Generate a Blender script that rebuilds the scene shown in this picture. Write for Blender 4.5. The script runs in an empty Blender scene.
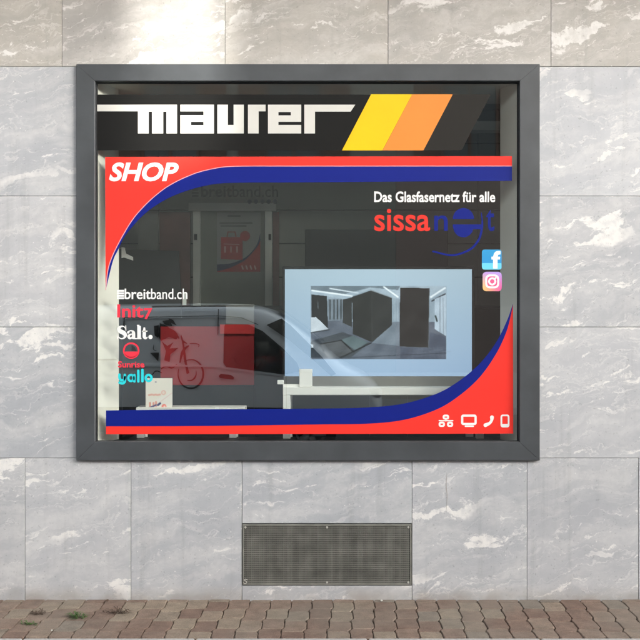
import bpy, bmesh, math, random
import numpy as np
from mathutils import Vector

random.seed(7)
sc = bpy.context.scene
COL = sc.collection
R = math.radians

# ------------------------------------------------------------------ camera, sky, sun, exposure
D = 5.1            # camera to wall, metres
PX = 0.00594       # metres per photograph pixel on the wall plane
CAMZ = 1.66
SUN_A, SUN_E = R(48), R(12)

cam = bpy.data.cameras.new("camera")
cam.sensor_width = 36.0
cam.lens = 36.0 * (D / PX) / 640.0
cam.clip_start = 0.05
cam.clip_end = 500
camo = bpy.data.objects.new("camera", cam)
COL.objects.link(camo)
camo.location = (0, -D, CAMZ)
camo.rotation_euler = (R(90), 0, 0)
sc.camera = camo

world = bpy.data.worlds.new("World")
sc.world = world
world.use_nodes = True
wn = world.node_tree
bgn = wn.nodes["Background"]
sky = wn.nodes.new("ShaderNodeTexSky")
sky.sky_type = 'NISHITA'
sky.sun_disc = False
sky.sun_elevation = SUN_E
sky.sun_rotation = math.pi - SUN_A
sky.air_density = 1.0
sky.dust_density = 4.0
sky.ozone_density = 0.6
hsv = wn.nodes.new("ShaderNodeHueSaturation")       # hazy, milky sky
hsv.inputs["Saturation"].default_value = 0.22
wn.links.new(sky.outputs[0], hsv.inputs["Color"])
wn.links.new(hsv.outputs[0], bgn.inputs["Color"])
bgn.inputs["Strength"].default_value = 0.15

sun = bpy.data.lights.new("sun", 'SUN')
sun.energy = 2.0
sun.angle = R(0.55)
sun.color = (1.0, 0.97, 0.92)
suno = bpy.data.objects.new("sun", sun)
COL.objects.link(suno)
to_sun = Vector((math.sin(SUN_A) * math.cos(SUN_E), -math.cos(SUN_A) * math.cos(SUN_E), math.sin(SUN_E)))
suno.rotation_euler = to_sun.to_track_quat('Z', 'Y').to_euler()
suno.location = to_sun * 30

sc.view_settings.view_transform = 'Standard'
sc.view_settings.look = 'None'
sc.view_settings.gamma = 1.0
sc.view_settings.exposure = 2.78
sc.cycles.max_bounces = 10
sc.cycles.diffuse_bounces = 5
sc.cycles.transparent_max_bounces = 24

# ------------------------------------------------------------------ helpers
def P(px, py, t=0.0):
    """photograph pixel -> world point on the vertical plane t metres behind the wall face"""
    k = PX * (D + t) / D
    return Vector(((px - 320) * k, t, CAMZ - (py - 320) * k))

def srgb(r, g, b):
    f = lambda c: (c / 255 / 12.92) if c <= 10 else ((c / 255 + 0.055) / 1.055) ** 2.4
    return (f(r), f(g), f(b), 1)

def tag(o, label, cat, group=None):
    o["label"] = label
    o["category"] = cat
    if group:
        o["group"] = group
    return o

def structure(o):
    o["kind"] = "structure"
    return o

def empty(name, loc=(0, 0, 0)):
    o = bpy.data.objects.new(name, None)
    o.empty_display_size = 0.1
    o.location = loc
    COL.objects.link(o)
    return o

def put(name, me, mat=None, parent=None):
    if mat is not None:
        me.materials.append(mat)
    o = bpy.data.objects.new(name, me)
    COL.objects.link(o)
    if parent is not None:
        o.parent = parent
        pl = Vector((0, 0, 0))
        q = parent
        while q is not None:
            pl += q.location
            q = q.parent
        o.location = -pl          # meshes are written in world coordinates
    return o

def from_bm(name, bm, mat=None, parent=None, smooth=False):
    bmesh.ops.recalc_face_normals(bm, faces=bm.faces)
    me = bpy.data.meshes.new(name)
    bm.to_mesh(me)
    bm.free()
    if smooth:
        for p in me.polygons:
            p.use_smooth = True
    return put(name, me, mat, parent)

def bm_box(bm, x0, x1, y0, y1, z0, z1, bevel=0.0, seg=1):
    vs = [bm.verts.new((x, y, z)) for z in (z0, z1) for y in (y0, y1) for x in (x0, x1)]
    idx = [(0, 1, 3, 2), (4, 6, 7, 5), (0, 4, 5, 1), (2, 3, 7, 6), (0, 2, 6, 4), (1, 5, 7, 3)]
    fs = [bm.faces.new([vs[i] for i in f]) for f in idx]
    if bevel > 0:
        es = list({e for f in fs for e in f.edges})
        bmesh.ops.bevel(bm, geom=es, offset=bevel, segments=seg, affect='EDGES', profile=0.5)

def box(name, x0, x1, y0, y1, z0, z1, mat, parent=None, bevel=0.0, seg=1):
    bm = bmesh.new()
    bm_box(bm, x0, x1, y0, y1, z0, z1, bevel, seg)
    return from_bm(name, bm, mat, parent)

def pbox(name, px0, py0, px1, py1, t0, t1, mat, parent=None, bevel=0.0):
    """box whose front face covers a pixel rectangle at depth t0 and which runs back to t1"""
    a, b = P(px0, py0, t0), P(px1, py1, t0)
    return box(name, a.x, b.x, t0, t1, b.z, a.z, mat, parent, bevel)

def slab_from_flat(bm, th):
    """flat faces in the plane y = const get a thickness towards +y"""
    g = list(bm.faces)
    r = bmesh.ops.extrude_face_region(bm, geom=g)
    vs = [v for v in r["geom"] if isinstance(v, bmesh.types.BMVert)]
    bmesh.ops.translate(bm, verts=vs, vec=(0, th, 0))

def flat_poly(bm, pts, t):
    f = bm.faces.new([bm.verts.new(P(x, y, t)) for x, y in pts])
    return f

def decal(name, polys, t, mat, parent, th=0.0009):
    bm = bmesh.new()
    for p in polys:
        flat_poly(bm, p, t)
    slab_from_flat(bm, th)
    return from_bm(name, bm, mat, parent)

def rect(x0, y0, x1, y1):
    return [(x0, y0), (x1, y0), (x1, y1), (x0, y1)]

def spline(pts, n=8):
    pts = [np.array(p, float) for p in pts]
    q = [2 * pts[0] - pts[1]] + pts + [2 * pts[-1] - pts[-2]]
    out = []
    for i in range(1, len(q) - 2):
        for k in range(n):
            s = k / n
            a, b, c, d = q[i - 1], q[i], q[i + 1], q[i + 2]
            out.append(0.5 * (2 * b + (c - a) * s + (2 * a - 5 * b + 4 * c - d) * s ** 2 + (3 * b - a - 3 * c + d) * s ** 3))
    out.append(pts[-1])
    return [tuple(p) for p in out]

def circ(cx, cy, rx, ry=None, n=28, a0=0, a1=360):
    ry = rx if ry is None else ry
    full = abs(a1 - a0) >= 360
    m = n if full else n + 1
    return [(cx + rx * math.cos(R(a0 + (a1 - a0) * i / n)), cy + ry * math.sin(R(a0 + (a1 - a0) * i / n))) for i in range(m)]

def ribbon(pts, widths, closed=False):
    """outline quads of a stroke with varying width, in pixels"""
    pts = [np.array(p[:2], float) for p in pts]
    n = len(pts)
    if not hasattr(widths, "__len__"):
        widths = [widths] * n
    if len(widths) != n:
        widths = list(np.interp(np.linspace(0, 1, n), np.linspace(0, 1, len(widths)), widths))
    L, Rr = [], []
    for i in range(n):
        a = pts[(i - 1) % n] if (closed or i > 0) else pts[i]
        b = pts[(i + 1) % n] if (closed or i < n - 1) else pts[i]
        d = b - a
        d = d / (np.linalg.norm(d) + 1e-9)
        nn = np.array([-d[1], d[0]])
        L.append(pts[i] + nn * widths[i] / 2)
        Rr.append(pts[i] - nn * widths[i] / 2)
    quads = []
    for i in range(n if closed else n - 1):
        j = (i + 1) % n
        quads.append([tuple(L[i]), tuple(L[j]), tuple(Rr[j]), tuple(Rr[i])])
    return quads

def strokes(name, items, t, mat, parent, th=0.0009, caps=True):
    """items: (points, width(s), closed) drawn as flat strokes; points already dense"""
    bm = bmesh.new()
    for k, it in enumerate(items):
        pts, w, closed = it if len(it) == 3 else (it[0], it[1], False)
        for q in ribbon(pts, w, closed):
            flat_poly(bm, q, t)
        if caps and not closed:
            ws = w if hasattr(w, "__len__") else [w, w]
            flat_poly(bm, circ(pts[0][0], pts[0][1], ws[0] / 2, n=14), t - 0.00002)
            flat_poly(bm, circ(pts[-1][0], pts[-1][1], ws[-1] / 2, n=14), t - 0.00004)
    bmesh.ops.remove_doubles(bm, verts=bm.verts, dist=1e-6)
    slab_from_flat(bm, th)
    return from_bm(name, bm, mat, parent)

def text_flat(body, bold=0.0, shear=0.0, spacing=1.0, res=4):
    cu = bpy.data.curves.new("lettering_curve", 'FONT')
    cu.body = body
    cu.size = 1.0
    cu.offset = bold
    cu.shear = shear
    cu.space_character = spacing
    cu.resolution_u = res
    cu.fill_mode = 'FRONT'
    ob = bpy.data.objects.new("lettering_curve", cu)
    COL.objects.link(ob)
    bpy.context.view_layer.update()
    me = bpy.data.meshes.new_from_object(ob.evaluated_get(bpy.context.evaluated_depsgraph_get()))
    bpy.data.objects.remove(ob)
    bpy.data.curves.remove(cu)
    return me

def text(name, body, x0, y0, x1, y1, t, mat, parent, bold=0.0, shear=0.0, spacing=1.0, th=0.0009):
    """lettering whose inked box fills the pixel rectangle"""
    me = text_flat(body, bold, shear, spacing)
    co = np.array([v.co[:] for v in me.vertices])
    mn, mx = co.min(0), co.max(0)
    bm = bmesh.new()
    bm.from_mesh(me)
    for v in bm.verts:
        u = (v.co.x - mn[0]) / (mx[0] - mn[0])
        w = (v.co.y - mn[1]) / (mx[1] - mn[1])
        v.co = P(x0 + u * (x1 - x0), y1 + w * (y0 - y1), t)
    bpy.data.meshes.remove(me)
    bmesh.ops.remove_doubles(bm, verts=bm.verts, dist=1e-6)
    for f in bm.faces:
        f.smooth = False
    slab_from_flat(bm, th)
    for f in bm.faces:
        f.smooth = False
    return from_bm(name, bm, mat, parent)

# painted prints (screens, posters): a fine grid of faces with a colour on every corner
class Print:
    def __init__(self, x0, y0, x1, y1, res):
        self.b = (x0, y0, x1, y1)
        self.nx = max(2, int((x1 - x0) * res))
        self.ny = max(2, int((y1 - y0) * res))
        self.X, self.Y = np.meshgrid(np.linspace(x0, x1, self.nx + 1), np.linspace(y0, y1, self.ny + 1))
        self.C = np.ones((self.ny + 1, self.nx + 1, 3)) * 255.0
    def fill(self, c):
        self.C[:] = c
    def poly(self, pts, c, a=1.0):
        ins = np.zeros(self.X.shape, bool)
        n = len(pts)
        for i in range(n):
            (xa, ya), (xb, yb) = pts[i], pts[(i + 1) % n]
            if ya == yb:
                continue
            cr = ((ya > self.Y) != (yb > self.Y)) & (self.X < (xb - xa) * (self.Y - ya) / (yb - ya) + xa)
            ins ^= cr
        self.put(ins.astype(float) * a, c)
    def line(self, p, q, w, c, a=1.0):
        p, q = np.array(p, float), np.array(q, float)
        d = q - p
        L2 = (d ** 2).sum() + 1e-9
        s = np.clip(((self.X - p[0]) * d[0] + (self.Y - p[1]) * d[1]) / L2, 0, 1)
        dist = np.hypot(self.X - p[0] - s * d[0], self.Y - p[1] - s * d[1])
        self.put(np.clip(w / 2 + 0.35 - dist, 0, 0.7) / 0.7 * a, c)
    def disc(self, cx, cy, r, c, a=1.0):
        self.put(np.clip(r + 0.3 - np.hypot(self.X - cx, self.Y - cy), 0, 0.6) / 0.6 * a, c)
    def put(self, m, c):
        c = np.array(c, float)
        m = m[..., None]
        self.C = self.C * (1 - m) + c * m
    def build(self, name, t, mat, parent, keep=None):
        nx, ny = self.nx, self.ny
        co = np.array([[P(self.X[j, i], self.Y[j, i], t)[:] for i in range(nx + 1)] for j in range(ny + 1)]).reshape(-1, 3)
        faces = []
        for j in range(ny):
            for i in range(nx):
                a = j * (nx + 1) + i
                if keep is not None:
                    cx, cy = (self.X[j, i] + self.X[j + 1, i + 1]) / 2, (self.Y[j, i] + self.Y[j + 1, i + 1]) / 2
                    if not keep(cx, cy):
                        continue
                faces.append((a, a + nx + 1, a + nx + 2, a + 1))
        me = bpy.data.meshes.new(name)
        me.from_pydata(co.tolist(), [], faces)
        at = me.color_attributes.new("ink", 'FLOAT_COLOR', 'POINT')
        c = np.clip(self.C.reshape(-1, 3) / 255, 0, 1)
        lin = np.where(c <= 0.04045, c / 12.92, ((c + 0.055) / 1.055) ** 2.4)
        at.data.foreach_set("color", np.c_[lin, np.ones(len(lin))].astype(np.float32).ravel())
        return put(name, me, mat, parent)

# ------------------------------------------------------------------ materials
def nt(name):
    m = bpy.data.materials.new(name)
    m.use_nodes = True
    return m, m.node_tree.nodes, m.node_tree.links, m.node_tree.nodes["Principled BSDF"]

def plain(name, col, rough=0.5, metal=0.0, var=0.08, scale=6.0, bump=0.0, bscale=200.0, coat=0.0, spec=0.5):
    m, N, L, B = nt(name)
    if len(col) == 3:
        col = (*col, 1)
    tc = N.new("ShaderNodeTexCoord")
    no = N.new("ShaderNodeTexNoise")
    no.inputs["Scale"].default_value = scale
    no.inputs["Detail"].default_value = 6
    L.new(tc.outputs["Object"], no.inputs["Vector"])
    mr = N.new("ShaderNodeMapRange")
    mr.inputs["From Min"].default_value = 0.25
    mr.inputs["From Max"].default_value = 0.75
    mr.inputs["To Min"].default_value = 1 - var
    mr.inputs["To Max"].default_value = 1 + var
    L.new(no.outputs["Fac"], mr.inputs["Value"])
    mx = N.new("ShaderNodeVectorMath")
    mx.operation = 'SCALE'
    mx.inputs[0].default_value = col[:3]
    L.new(mr.outputs[0], mx.inputs["Scale"])
    L.new(mx.outputs[0], B.inputs["Base Color"])
    B.inputs["Roughness"].default_value = rough
    B.inputs["Metallic"].default_value = metal
    B.inputs["Coat Weight"].default_value = coat
    B.inputs["Specular IOR Level"].default_value = spec
    if bump > 0:
        n2 = N.new("ShaderNodeTexNoise")
        n2.inputs["Scale"].default_value = bscale
        n2.inputs["Detail"].default_value = 4
        L.new(tc.outputs["Object"], n2.inputs["Vector"])
        bp = N.new("ShaderNodeBump")
        bp.inputs["Strength"].default_value = bump
        bp.inputs["Distance"].default_value = 0.002
        L.new(n2.outputs["Fac"], bp.inputs["Height"])
        L.new(bp.outputs[0], B.inputs["Normal"])
    return m

def ink_material(name, emit=0.0, rough=0.45):
    m, N, L, B = nt(name)
    a = N.new("ShaderNodeVertexColor")
    a.layer_name = "ink"
    if emit > 0:
        B.inputs["Base Color"].default_value = (0.01, 0.01, 0.012, 1)
        L.new(a.outputs["Color"], B.inputs["Emission Color"])
        B.inputs["Emission Strength"].default_value = emit
        B.inputs["Roughness"].default_value = 0.35
    else:
        L.new(a.outputs["Color"], B.inputs["Base Color"])
        B.inputs["Roughness"].default_value = rough
    return m

def marble_material():
    m, N, L, B = nt("grey_veined_marble")
    geo = N.new("ShaderNodeNewGeometry")
    oi = N.new("ShaderNodeObjectInfo")
    off = N.new("ShaderNodeVectorMath"); off.operation = 'SCALE'
    off.inputs[0].default_value = (37.0, 11.0, 23.0)
    L.new(oi.outputs["Random"], off.inputs["Scale"])
    add = N.new("ShaderNodeVectorMath"); add.operation = 'ADD'
    L.new(geo.outputs["Position"], add.inputs[0]); L.new(off.outputs[0], add.inputs[1])
    # bedding runs slightly uphill to the right
    mp = N.new("ShaderNodeMapping")
    mp.inputs["Rotation"].default_value = (0, R(13), 0)
    L.new(add.outputs[0], mp.inputs["Vector"])
    # domain warp
    wz = N.new("ShaderNodeTexNoise"); wz.inputs["Scale"].default_value = 3.2; wz.inputs["Detail"].default_value = 5
    wz.inputs["Roughness"].default_value = 0.6
    L.new(mp.outputs[0], wz.inputs["Vector"])
    ws = N.new("ShaderNodeVectorMath"); ws.operation = 'MULTIPLY_ADD'
    ws.inputs[1].default_value = (0.26, 0.26, 0.26)
    L.new(wz.outputs["Color"], ws.inputs[0]); L.new(mp.outputs[0], ws.inputs[2])
    st = N.new("ShaderNodeMapping")
    st.inputs["Scale"].default_value = (1.0, 1.0, 4.6)
    L.new(ws.outputs[0], st.inputs["Vector"])

    def noise(scale, detail=4, vec=st, rough=0.5, dist=0.0):
        n = N.new("ShaderNodeTexNoise")
        n.inputs["Scale"].default_value = scale; n.inputs["Detail"].default_value = detail
        n.inputs["Roughness"].default_value = rough; n.inputs["Distortion"].default_value = dist
        L.new(vec.outputs[0], n.inputs["Vector"])
        return n.outputs["Fac"]
    def math_(op, a, b=None, c=None, clamp=False):
        n = N.new("ShaderNodeMath"); n.operation = op; n.use_clamp = clamp
        for k, v in enumerate((a, b, c)):
            if v is None: continue
            if isinstance(v, (int, float)): n.inputs[k].default_value = v
            else: L.new(v, n.inputs[k])
        return n.outputs[0]
    def ramp(v, a, b, lo=0.0, hi=1.0):
        n = N.new("ShaderNodeMapRange"); n.interpolation_type = 'SMOOTHSTEP'
        n.inputs["From Min"].default_value = a; n.inputs["From Max"].default_value = b
        n.inputs["To Min"].default_value = lo; n.inputs["To Max"].default_value = hi
        L.new(v, n.inputs["Value"])
        return n.outputs[0]
    def ridge(v, w, c=0.5):
        return ramp(math_('ABSOLUTE', math_('SUBTRACT', v, c)), 0.0, w, 1.0, 0.0)

    cluster = ramp(noise(1.1, 2), 0.38, 0.56)
    cluster2 = ramp(noise(1.7, 2), 0.44, 0.56)
    fine = noise(26, 5, vec=mp, rough=0.65)
    wob = math_('MULTIPLY', math_('SUBTRACT', fine, 0.5), 0.10)
    def nz(*a, **k):
        return math_('ADD', noise(*a, **k), wob)
    streak = math_('MULTIPLY', ramp(nz(2.1, 6, rough=0.58), 0.585, 0.625), cluster)
    streak2 = math_('MULTIPLY', ramp(nz(4.4, 6, rough=0.62), 0.595, 0.64), math_('MULTIPLY_ADD', cluster2, 0.7, 0.3))
    thin = math_('MULTIPLY', ridge(nz(1.7, 4, rough=0.5), 0.015), math_('MULTIPLY', cluster2, 0.7))
    thin2 = math_('MULTIPLY', ridge(nz(3.1, 4, rough=0.5), 0.016, 0.54), math_('MULTIPLY', cluster, 0.32))
    hair = math_('MULTIPLY', ridge(noise(5.4, 4, rough=0.5), 0.014), math_('MULTIPLY', cluster, 0.15))
    cloud = math_('MULTIPLY', ramp(noise(1.5, 6, rough=0.68), 0.42, 0.68, 0.0, 0.40), ramp(fine, 0.3, 0.65, 0.5, 1.0))
    grain = ramp(fine, 0.28, 0.6, 0.6, 1.0)
    vein = math_('MAXIMUM', math_('MULTIPLY', math_('MAXIMUM', streak, math_('MULTIPLY', streak2, 0.85)), grain), math_('MAXIMUM', math_('MAXIMUM', thin, thin2), math_('MAXIMUM', hair, cloud)), clamp=True)
    # little white crystals
    vo = N.new("ShaderNodeTexVoronoi"); vo.inputs["Scale"].default_value = 34
    L.new(mp.outputs[0], vo.inputs["Vector"])
    chip = math_('MULTIPLY', ramp(vo.outputs["Distance"], 0.08, 0.16, 1.0, 0.0), ramp(noise(7, 2, vec=mp), 0.56, 0.6))
    vein = math_('MAXIMUM', vein, math_('MULTIPLY', chip, 0.75), clamp=True)

    cr = N.new("ShaderNodeValToRGB")
    e = cr.color_ramp.elements
    e[0].position = 0.28; e[0].color = (0.355, 0.362, 0.375, 1)
    e[1].position = 0.72; e[1].color = (0.50, 0.502, 0.503, 1)
    mid = cr.color_ramp.elements.new(0.5); mid.color = (0.425, 0.430, 0.438, 1)
    base_n = math_('ADD', math_('MULTIPLY', noise(1.1, 6, rough=0.62), 0.45), math_('MULTIPLY', noise(5.0, 8, vec=mp, rough=0.72), 0.55))
    L.new(base_n, cr.inputs["Fac"])
    # per slab tone
    tone = N.new("ShaderNodeVectorMath"); tone.operation = 'SCALE'
    L.new(cr.outputs["Color"], tone.inputs[0])
    L.new(ramp(oi.outputs["Random"], 0.0, 1.0, 0.94, 1.07), tone.inputs["Scale"])
    tint = N.new("ShaderNodeVectorMath"); tint.operation = 'MULTIPLY'      # tint set per slab: top row warm beige, others slightly cool
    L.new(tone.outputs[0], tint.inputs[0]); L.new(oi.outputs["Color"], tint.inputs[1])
    mx = N.new("ShaderNodeMixRGB")
    L.new(vein, mx.inputs["Fac"]); L.new(tint.outputs[0], mx.inputs["Color1"])
    mx.inputs["Color2"].default_value = (0.74, 0.728, 0.70, 1)
    # dark specks of dirt
    speck = ramp(noise(70, 2, vec=mp), 0.66, 0.72, 1.0, 0.8)
    mu = N.new("ShaderNodeVectorMath"); mu.operation = 'SCALE'
    L.new(mx.outputs[0], mu.inputs[0]); L.new(speck, mu.inputs["Scale"])
    gm = N.new("ShaderNodeMapping"); gm.inputs["Scale"].default_value = (9.0, 1.0, 0.7)
    L.new(geo.outputs["Position"], gm.inputs["Vector"])
    run = ramp(noise(1.0, 5, vec=gm, rough=0.65), 0.52, 0.74, 1.0, 0.86)
    mu2 = N.new("ShaderNodeVectorMath"); mu2.operation = 'SCALE'
    L.new(mu.outputs[0], mu2.inputs[0]); L.new(run, mu2.inputs["Scale"])
    mu = mu2
    # splash dirt along the foot of the wall
    sx = N.new("ShaderNodeSeparateXYZ"); L.new(geo.outputs["Position"], sx.inputs[0])
    foot = math_('MULTIPLY', ramp(sx.outputs["Z"], 0.0, 0.10, 1.0, 0.0), ramp(noise(6, 5, vec=mp), 0.35, 0.7, 0.15, 0.75))
    dm = N.new("ShaderNodeMixRGB")
    L.new(foot, dm.inputs["Fac"]); L.new(mu.outputs[0], dm.inputs["Color1"])
    dm.inputs["Color2"].default_value = (0.30, 0.27, 0.24, 1)
    L.new(dm.outputs[0], B.inputs["Base Color"])
    B.inputs["Roughness"].default_value = 0.46
    rr = ramp(base_n, 0.3, 0.7, 0.38, 0.55); L.new(rr, B.inputs["Roughness"])
    bp = N.new("ShaderNodeBump"); bp.inputs["Strength"].default_value = 0.12; bp.inputs["Distance"].default_value = 0.002
    L.new(base_n, bp.inputs["Height"]); L.new(bp.outputs[0], B.inputs["Normal"])
    return m

def paver_material():
    m, N, L, B = nt("weathered_concrete_paver")
    tc = N.new("ShaderNodeTexCoord"); oi = N.new("ShaderNodeObjectInfo"); geo = N.new("ShaderNodeNewGeometry")
    cr = N.new("ShaderNodeValToRGB"); cr.color_ramp.interpolation = 'LINEAR'
    cols = [(0.0, (0.165, 0.108, 0.083)), (0.35, (0.200, 0.140, 0.108)), (0.65, (0.215, 0.158, 0.122)), (0.88, (0.25, 0.20, 0.15)), (1.0, (0.18, 0.152, 0.126))]
    e = cr.color_ramp.elements
    e[0].position, e[0].color = cols[0][0], (*cols[0][1], 1)
    e[1].position, e[1].color = cols[-1][0], (*cols[-1][1], 1)
    for p, c in cols[1:-1]:
        x = e.new(p); x.color = (*c, 1)
    L.new(oi.outputs["Random"], cr.inputs["Fac"])
    n1 = N.new("ShaderNodeTexNoise"); n1.inputs["Scale"].default_value = 13; n1.inputs["Detail"].default_value = 8; n1.inputs["Roughness"].default_value = 0.7
    L.new(geo.outputs["Position"], n1.inputs["Vector"])
    n2 = N.new("ShaderNodeTexNoise"); n2.inputs["Scale"].default_value = 160; n2.inputs["Detail"].default_value = 3
    L.new(geo.outputs["Position"], n2.inputs["Vector"])
    n3 = N.new("ShaderNodeTexNoise"); n3.inputs["Scale"].default_value = 1.6; n3.inputs["Detail"].default_value = 3
    L.new(geo.outputs["Position"], n3.inputs["Vector"])
    s = N.new("ShaderNodeMapRange"); s.inputs["From Min"].default_value = 0.25; s.inputs["From Max"].default_value = 0.75
    s.inputs["To Min"].default_value = 0.62; s.inputs["To Max"].default_value = 1.3
    L.new(n1.outputs["Fac"], s.inputs["Value"])
    s2 = N.new("ShaderNodeMapRange"); s2.inputs["From Min"].default_value = 0.3; s2.inputs["From Max"].default_value = 0.7
    s2.inputs["To Min"].default_value = 0.78; s2.inputs["To Max"].default_value = 1.2
    L.new(n2.outputs["Fac"], s2.inputs["Value"])
    k = N.new("ShaderNodeMath"); k.operation = 'MULTIPLY'
    L.new(s.outputs[0], k.inputs[0]); L.new(s2.outputs[0], k.inputs[1])
    v = N.new("ShaderNodeVectorMath"); v.operation = 'SCALE'
    L.new(cr.outputs["Color"], v.inputs[0]); L.new(k.outputs[0], v.inputs["Scale"])
    gm = N.new("ShaderNodeMixRGB")
    gf = N.new("ShaderNodeMapRange"); gf.inputs["From Min"].default_value = 0.45; gf.inputs["From Max"].default_value = 0.62
    gf.inputs["To Max"].default_value = 0.38
    L.new(n3.outputs["Fac"], gf.inputs["Value"]); L.new(gf.outputs[0], gm.inputs["Fac"])
    L.new(v.outputs[0], gm.inputs["Color1"]); gm.inputs["Color2"].default_value = (0.20, 0.185, 0.155, 1)
    L.new(gm.outputs[0], B.inputs["Base Color"])
    B.inputs["Roughness"].default_value = 0.9
    bp = N.new("ShaderNodeBump"); bp.inputs["Strength"].default_value = 0.5; bp.inputs["Distance"].default_value = 0.004
    L.new(k.outputs[0], bp.inputs["Height"]); L.new(bp.outputs[0], B.inputs["Normal"])
    return m

def glass_material(name, ior=1.75):
    """double glazing as one pane: clear, with a street reflection at the outer face"""
    m, N, L, B = nt(name)
    N.remove(B)
    out = N["Material Output"]
    tr = N.new("ShaderNodeBsdfTransparent"); tr.inputs["Color"].default_value = (0.95, 0.97, 0.96, 1)
    gl = N.new("ShaderNodeBsdfGlossy"); gl.inputs["Roughness"].default_value = 0.0
    gl.inputs["Color"].default_value = (0.94, 1.0, 1.0, 1)
    fr = N.new("ShaderNodeFresnel"); fr.inputs["IOR"].default_value = ior
    ge = N.new("ShaderNodeNewGeometry")
    inv = N.new("ShaderNodeMath"); inv.operation = 'SUBTRACT'; inv.inputs[0].default_value = 1.0
    L.new(ge.outputs["Backfacing"], inv.inputs[1])
    mu = N.new("ShaderNodeMath"); mu.operation = 'MULTIPLY'
    L.new(fr.outputs[0], mu.inputs[0]); L.new(inv.outputs[0], mu.inputs[1])
    mx = N.new("ShaderNodeMixShader")
    L.new(mu.outputs[0], mx.inputs["Fac"]); L.new(tr.outputs[0], mx.inputs[1]); L.new(gl.outputs[0], mx.inputs[2])
    L.new(mx.outputs[0], out.inputs["Surface"])
    return m

def tinted(name, col):
    m, N, L, B = nt(name)
    N.remove(B)
    t = N.new("ShaderNodeBsdfTransparent"); t.inputs["Color"].default_value = (*col, 1)
    L.new(t.outputs[0], N["Material Output"].inputs["Surface"])
    return m

M = {}
M["marble"] = marble_material()
M["paver"] = paver_material()
M["mortar"] = plain("joint_mortar", (0.33, 0.31, 0.28), 0.9)
M["frame"] = plain("anthracite_metal", (0.058, 0.064, 0.070), 0.48, 0.0, 0.22, 5.0, 0.08, 300)
M["gasket"] = plain("black_rubber", (0.012, 0.012, 0.013), 0.6)
M["glass"] = glass_material("shop_glass", 2.35)
M["sun_dimmer"] = tinted("sun_dimming_glass", (0.72, 0.72, 0.71))  # for the added pane that weakens the sun patch
M["house_glass"] = plain("dark_window_glass", (0.02, 0.025, 0.03), 0.05)
M["vinyl_black"] = plain("black_vinyl", (0.012, 0.012, 0.0115), 0.5, var=0.05, spec=0.12)
M["vinyl_taupe"] = plain("taupe_vinyl", (0.022, 0.0205, 0.018), 0.55, var=0.05, spec=0.15)
M["vinyl_white"] = plain("white_vinyl", (0.82, 0.82, 0.80), 0.45, var=0.03, spec=0.25)
M["vinyl_cream"] = plain("cream_vinyl", (0.62, 0.615, 0.575), 0.45, var=0.03, spec=0.25)
M["vinyl_yellow"] = plain("yellow_vinyl", (0.90, 0.52, 0.008), 0.4, var=0.03, spec=0.25)
M["vinyl_orange"] = plain("orange_vinyl", (0.80, 0.25, 0.045), 0.4, var=0.03, spec=0.25)
M["vinyl_red"] = plain("red_vinyl", (0.86, 0.040, 0.028), 0.4, var=0.03, spec=0.25)
M["vinyl_pinkred"] = plain("pinkred_vinyl", (0.83, 0.045, 0.075), 0.4, var=0.03, spec=0.25)
M["vinyl_blue"] = plain("blue_vinyl", (0.004, 0.013, 0.20), 0.5, var=0.03, spec=0.2)
M["vinyl_pale"] = plain("pale_pink_vinyl", (0.75, 0.33, 0.38), 0.4, var=0.03, spec=0.25)
M["vinyl_cyan"] = plain("cyan_vinyl", (0.03, 0.60, 0.66), 0.4, var=0.03, spec=0.25)
M["reveal"] = plain("pale_plaster", (0.80, 0.77, 0.70), 0.8, var=0.05, scale=3)
M["white"] = plain("white_lacquer", (0.88, 0.87, 0.83), 0.4, var=0.03)
M["offwhite"] = plain("offwhite_paint", (0.66, 0.68, 0.64), 0.5, var=0.05)
M["panel"] = plain("dark_grey_panel", (0.33, 0.34, 0.305), 0.55, var=0.12, scale=2)
M["partition"] = plain("partition_paint", (0.22, 0.225, 0.21), 0.6)
M["dark"] = plain("near_black", (0.012, 0.013, 0.014), 0.5)
M["room"] = plain("dim_room_paint", (0.10, 0.10, 0.10), 0.8)
M["brown"] = plain("brown_wood", (0.20, 0.10, 0.085), 0.5, var=0.2, scale=5)
M["door"] = plain("grey_green_door", (0.22, 0.235, 0.20), 0.5)
M["ink_dark"] = plain("dark_lettering", (0.025, 0.025, 0.03), 0.5)
M["ink_blue"] = plain("dark_blue_dot", (0.02, 0.03, 0.09), 0.5)
M["red_panel"] = plain("red_panel", (0.50, 0.03, 0.035), 0.5)
M["red_bright"] = plain("bright_red_panel", (0.85, 0.05, 0.05), 0.4)
M["bezel"] = plain("black_plastic", (0.012, 0.012, 0.013), 0.35)
M["grey_plastic"] = plain("grey_plastic", (0.17, 0.165, 0.155), 0.5)
M["screen"] = ink_material("screen_picture", emit=0.18)
M["paper"] = ink_material("printed_paper")
M["grille"] = plain("grille_metal", (0.165, 0.165, 0.145), 0.6, 0.0, 0.4, 9.0, 0.2, 150)
M["void"] = plain("dark_void", (0.02, 0.02, 0.017), 0.9)
M["screw"] = plain("zinc_screw", (0.5, 0.49, 0.45), 0.45, 0.3)
M["kerb"] = plain("granite_kerb", (0.42, 0.42, 0.41), 0.8, 0, 0.18, 60, 0.3, 120)
M["asphalt"] = plain("asphalt", (0.055, 0.055, 0.057), 0.9, 0, 0.3, 80, 0.4, 120)
M["soil"] = plain("joint_sand", (0.075, 0.058, 0.045), 0.95, 0, 0.4, 60, 0.5, 90)
M["leaf"] = plain("weed_leaf", (0.05, 0.10, 0.022), 0.6, 0, 0.4, 40)
M["dryleaf"] = plain("dry_leaf", (0.07, 0.045, 0.03), 0.8, 0, 0.4, 40)
M["plaster"] = plain("upper_plaster", (0.55, 0.52, 0.46), 0.9, 0, 0.06, 1.5, 0.3, 60)
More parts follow.
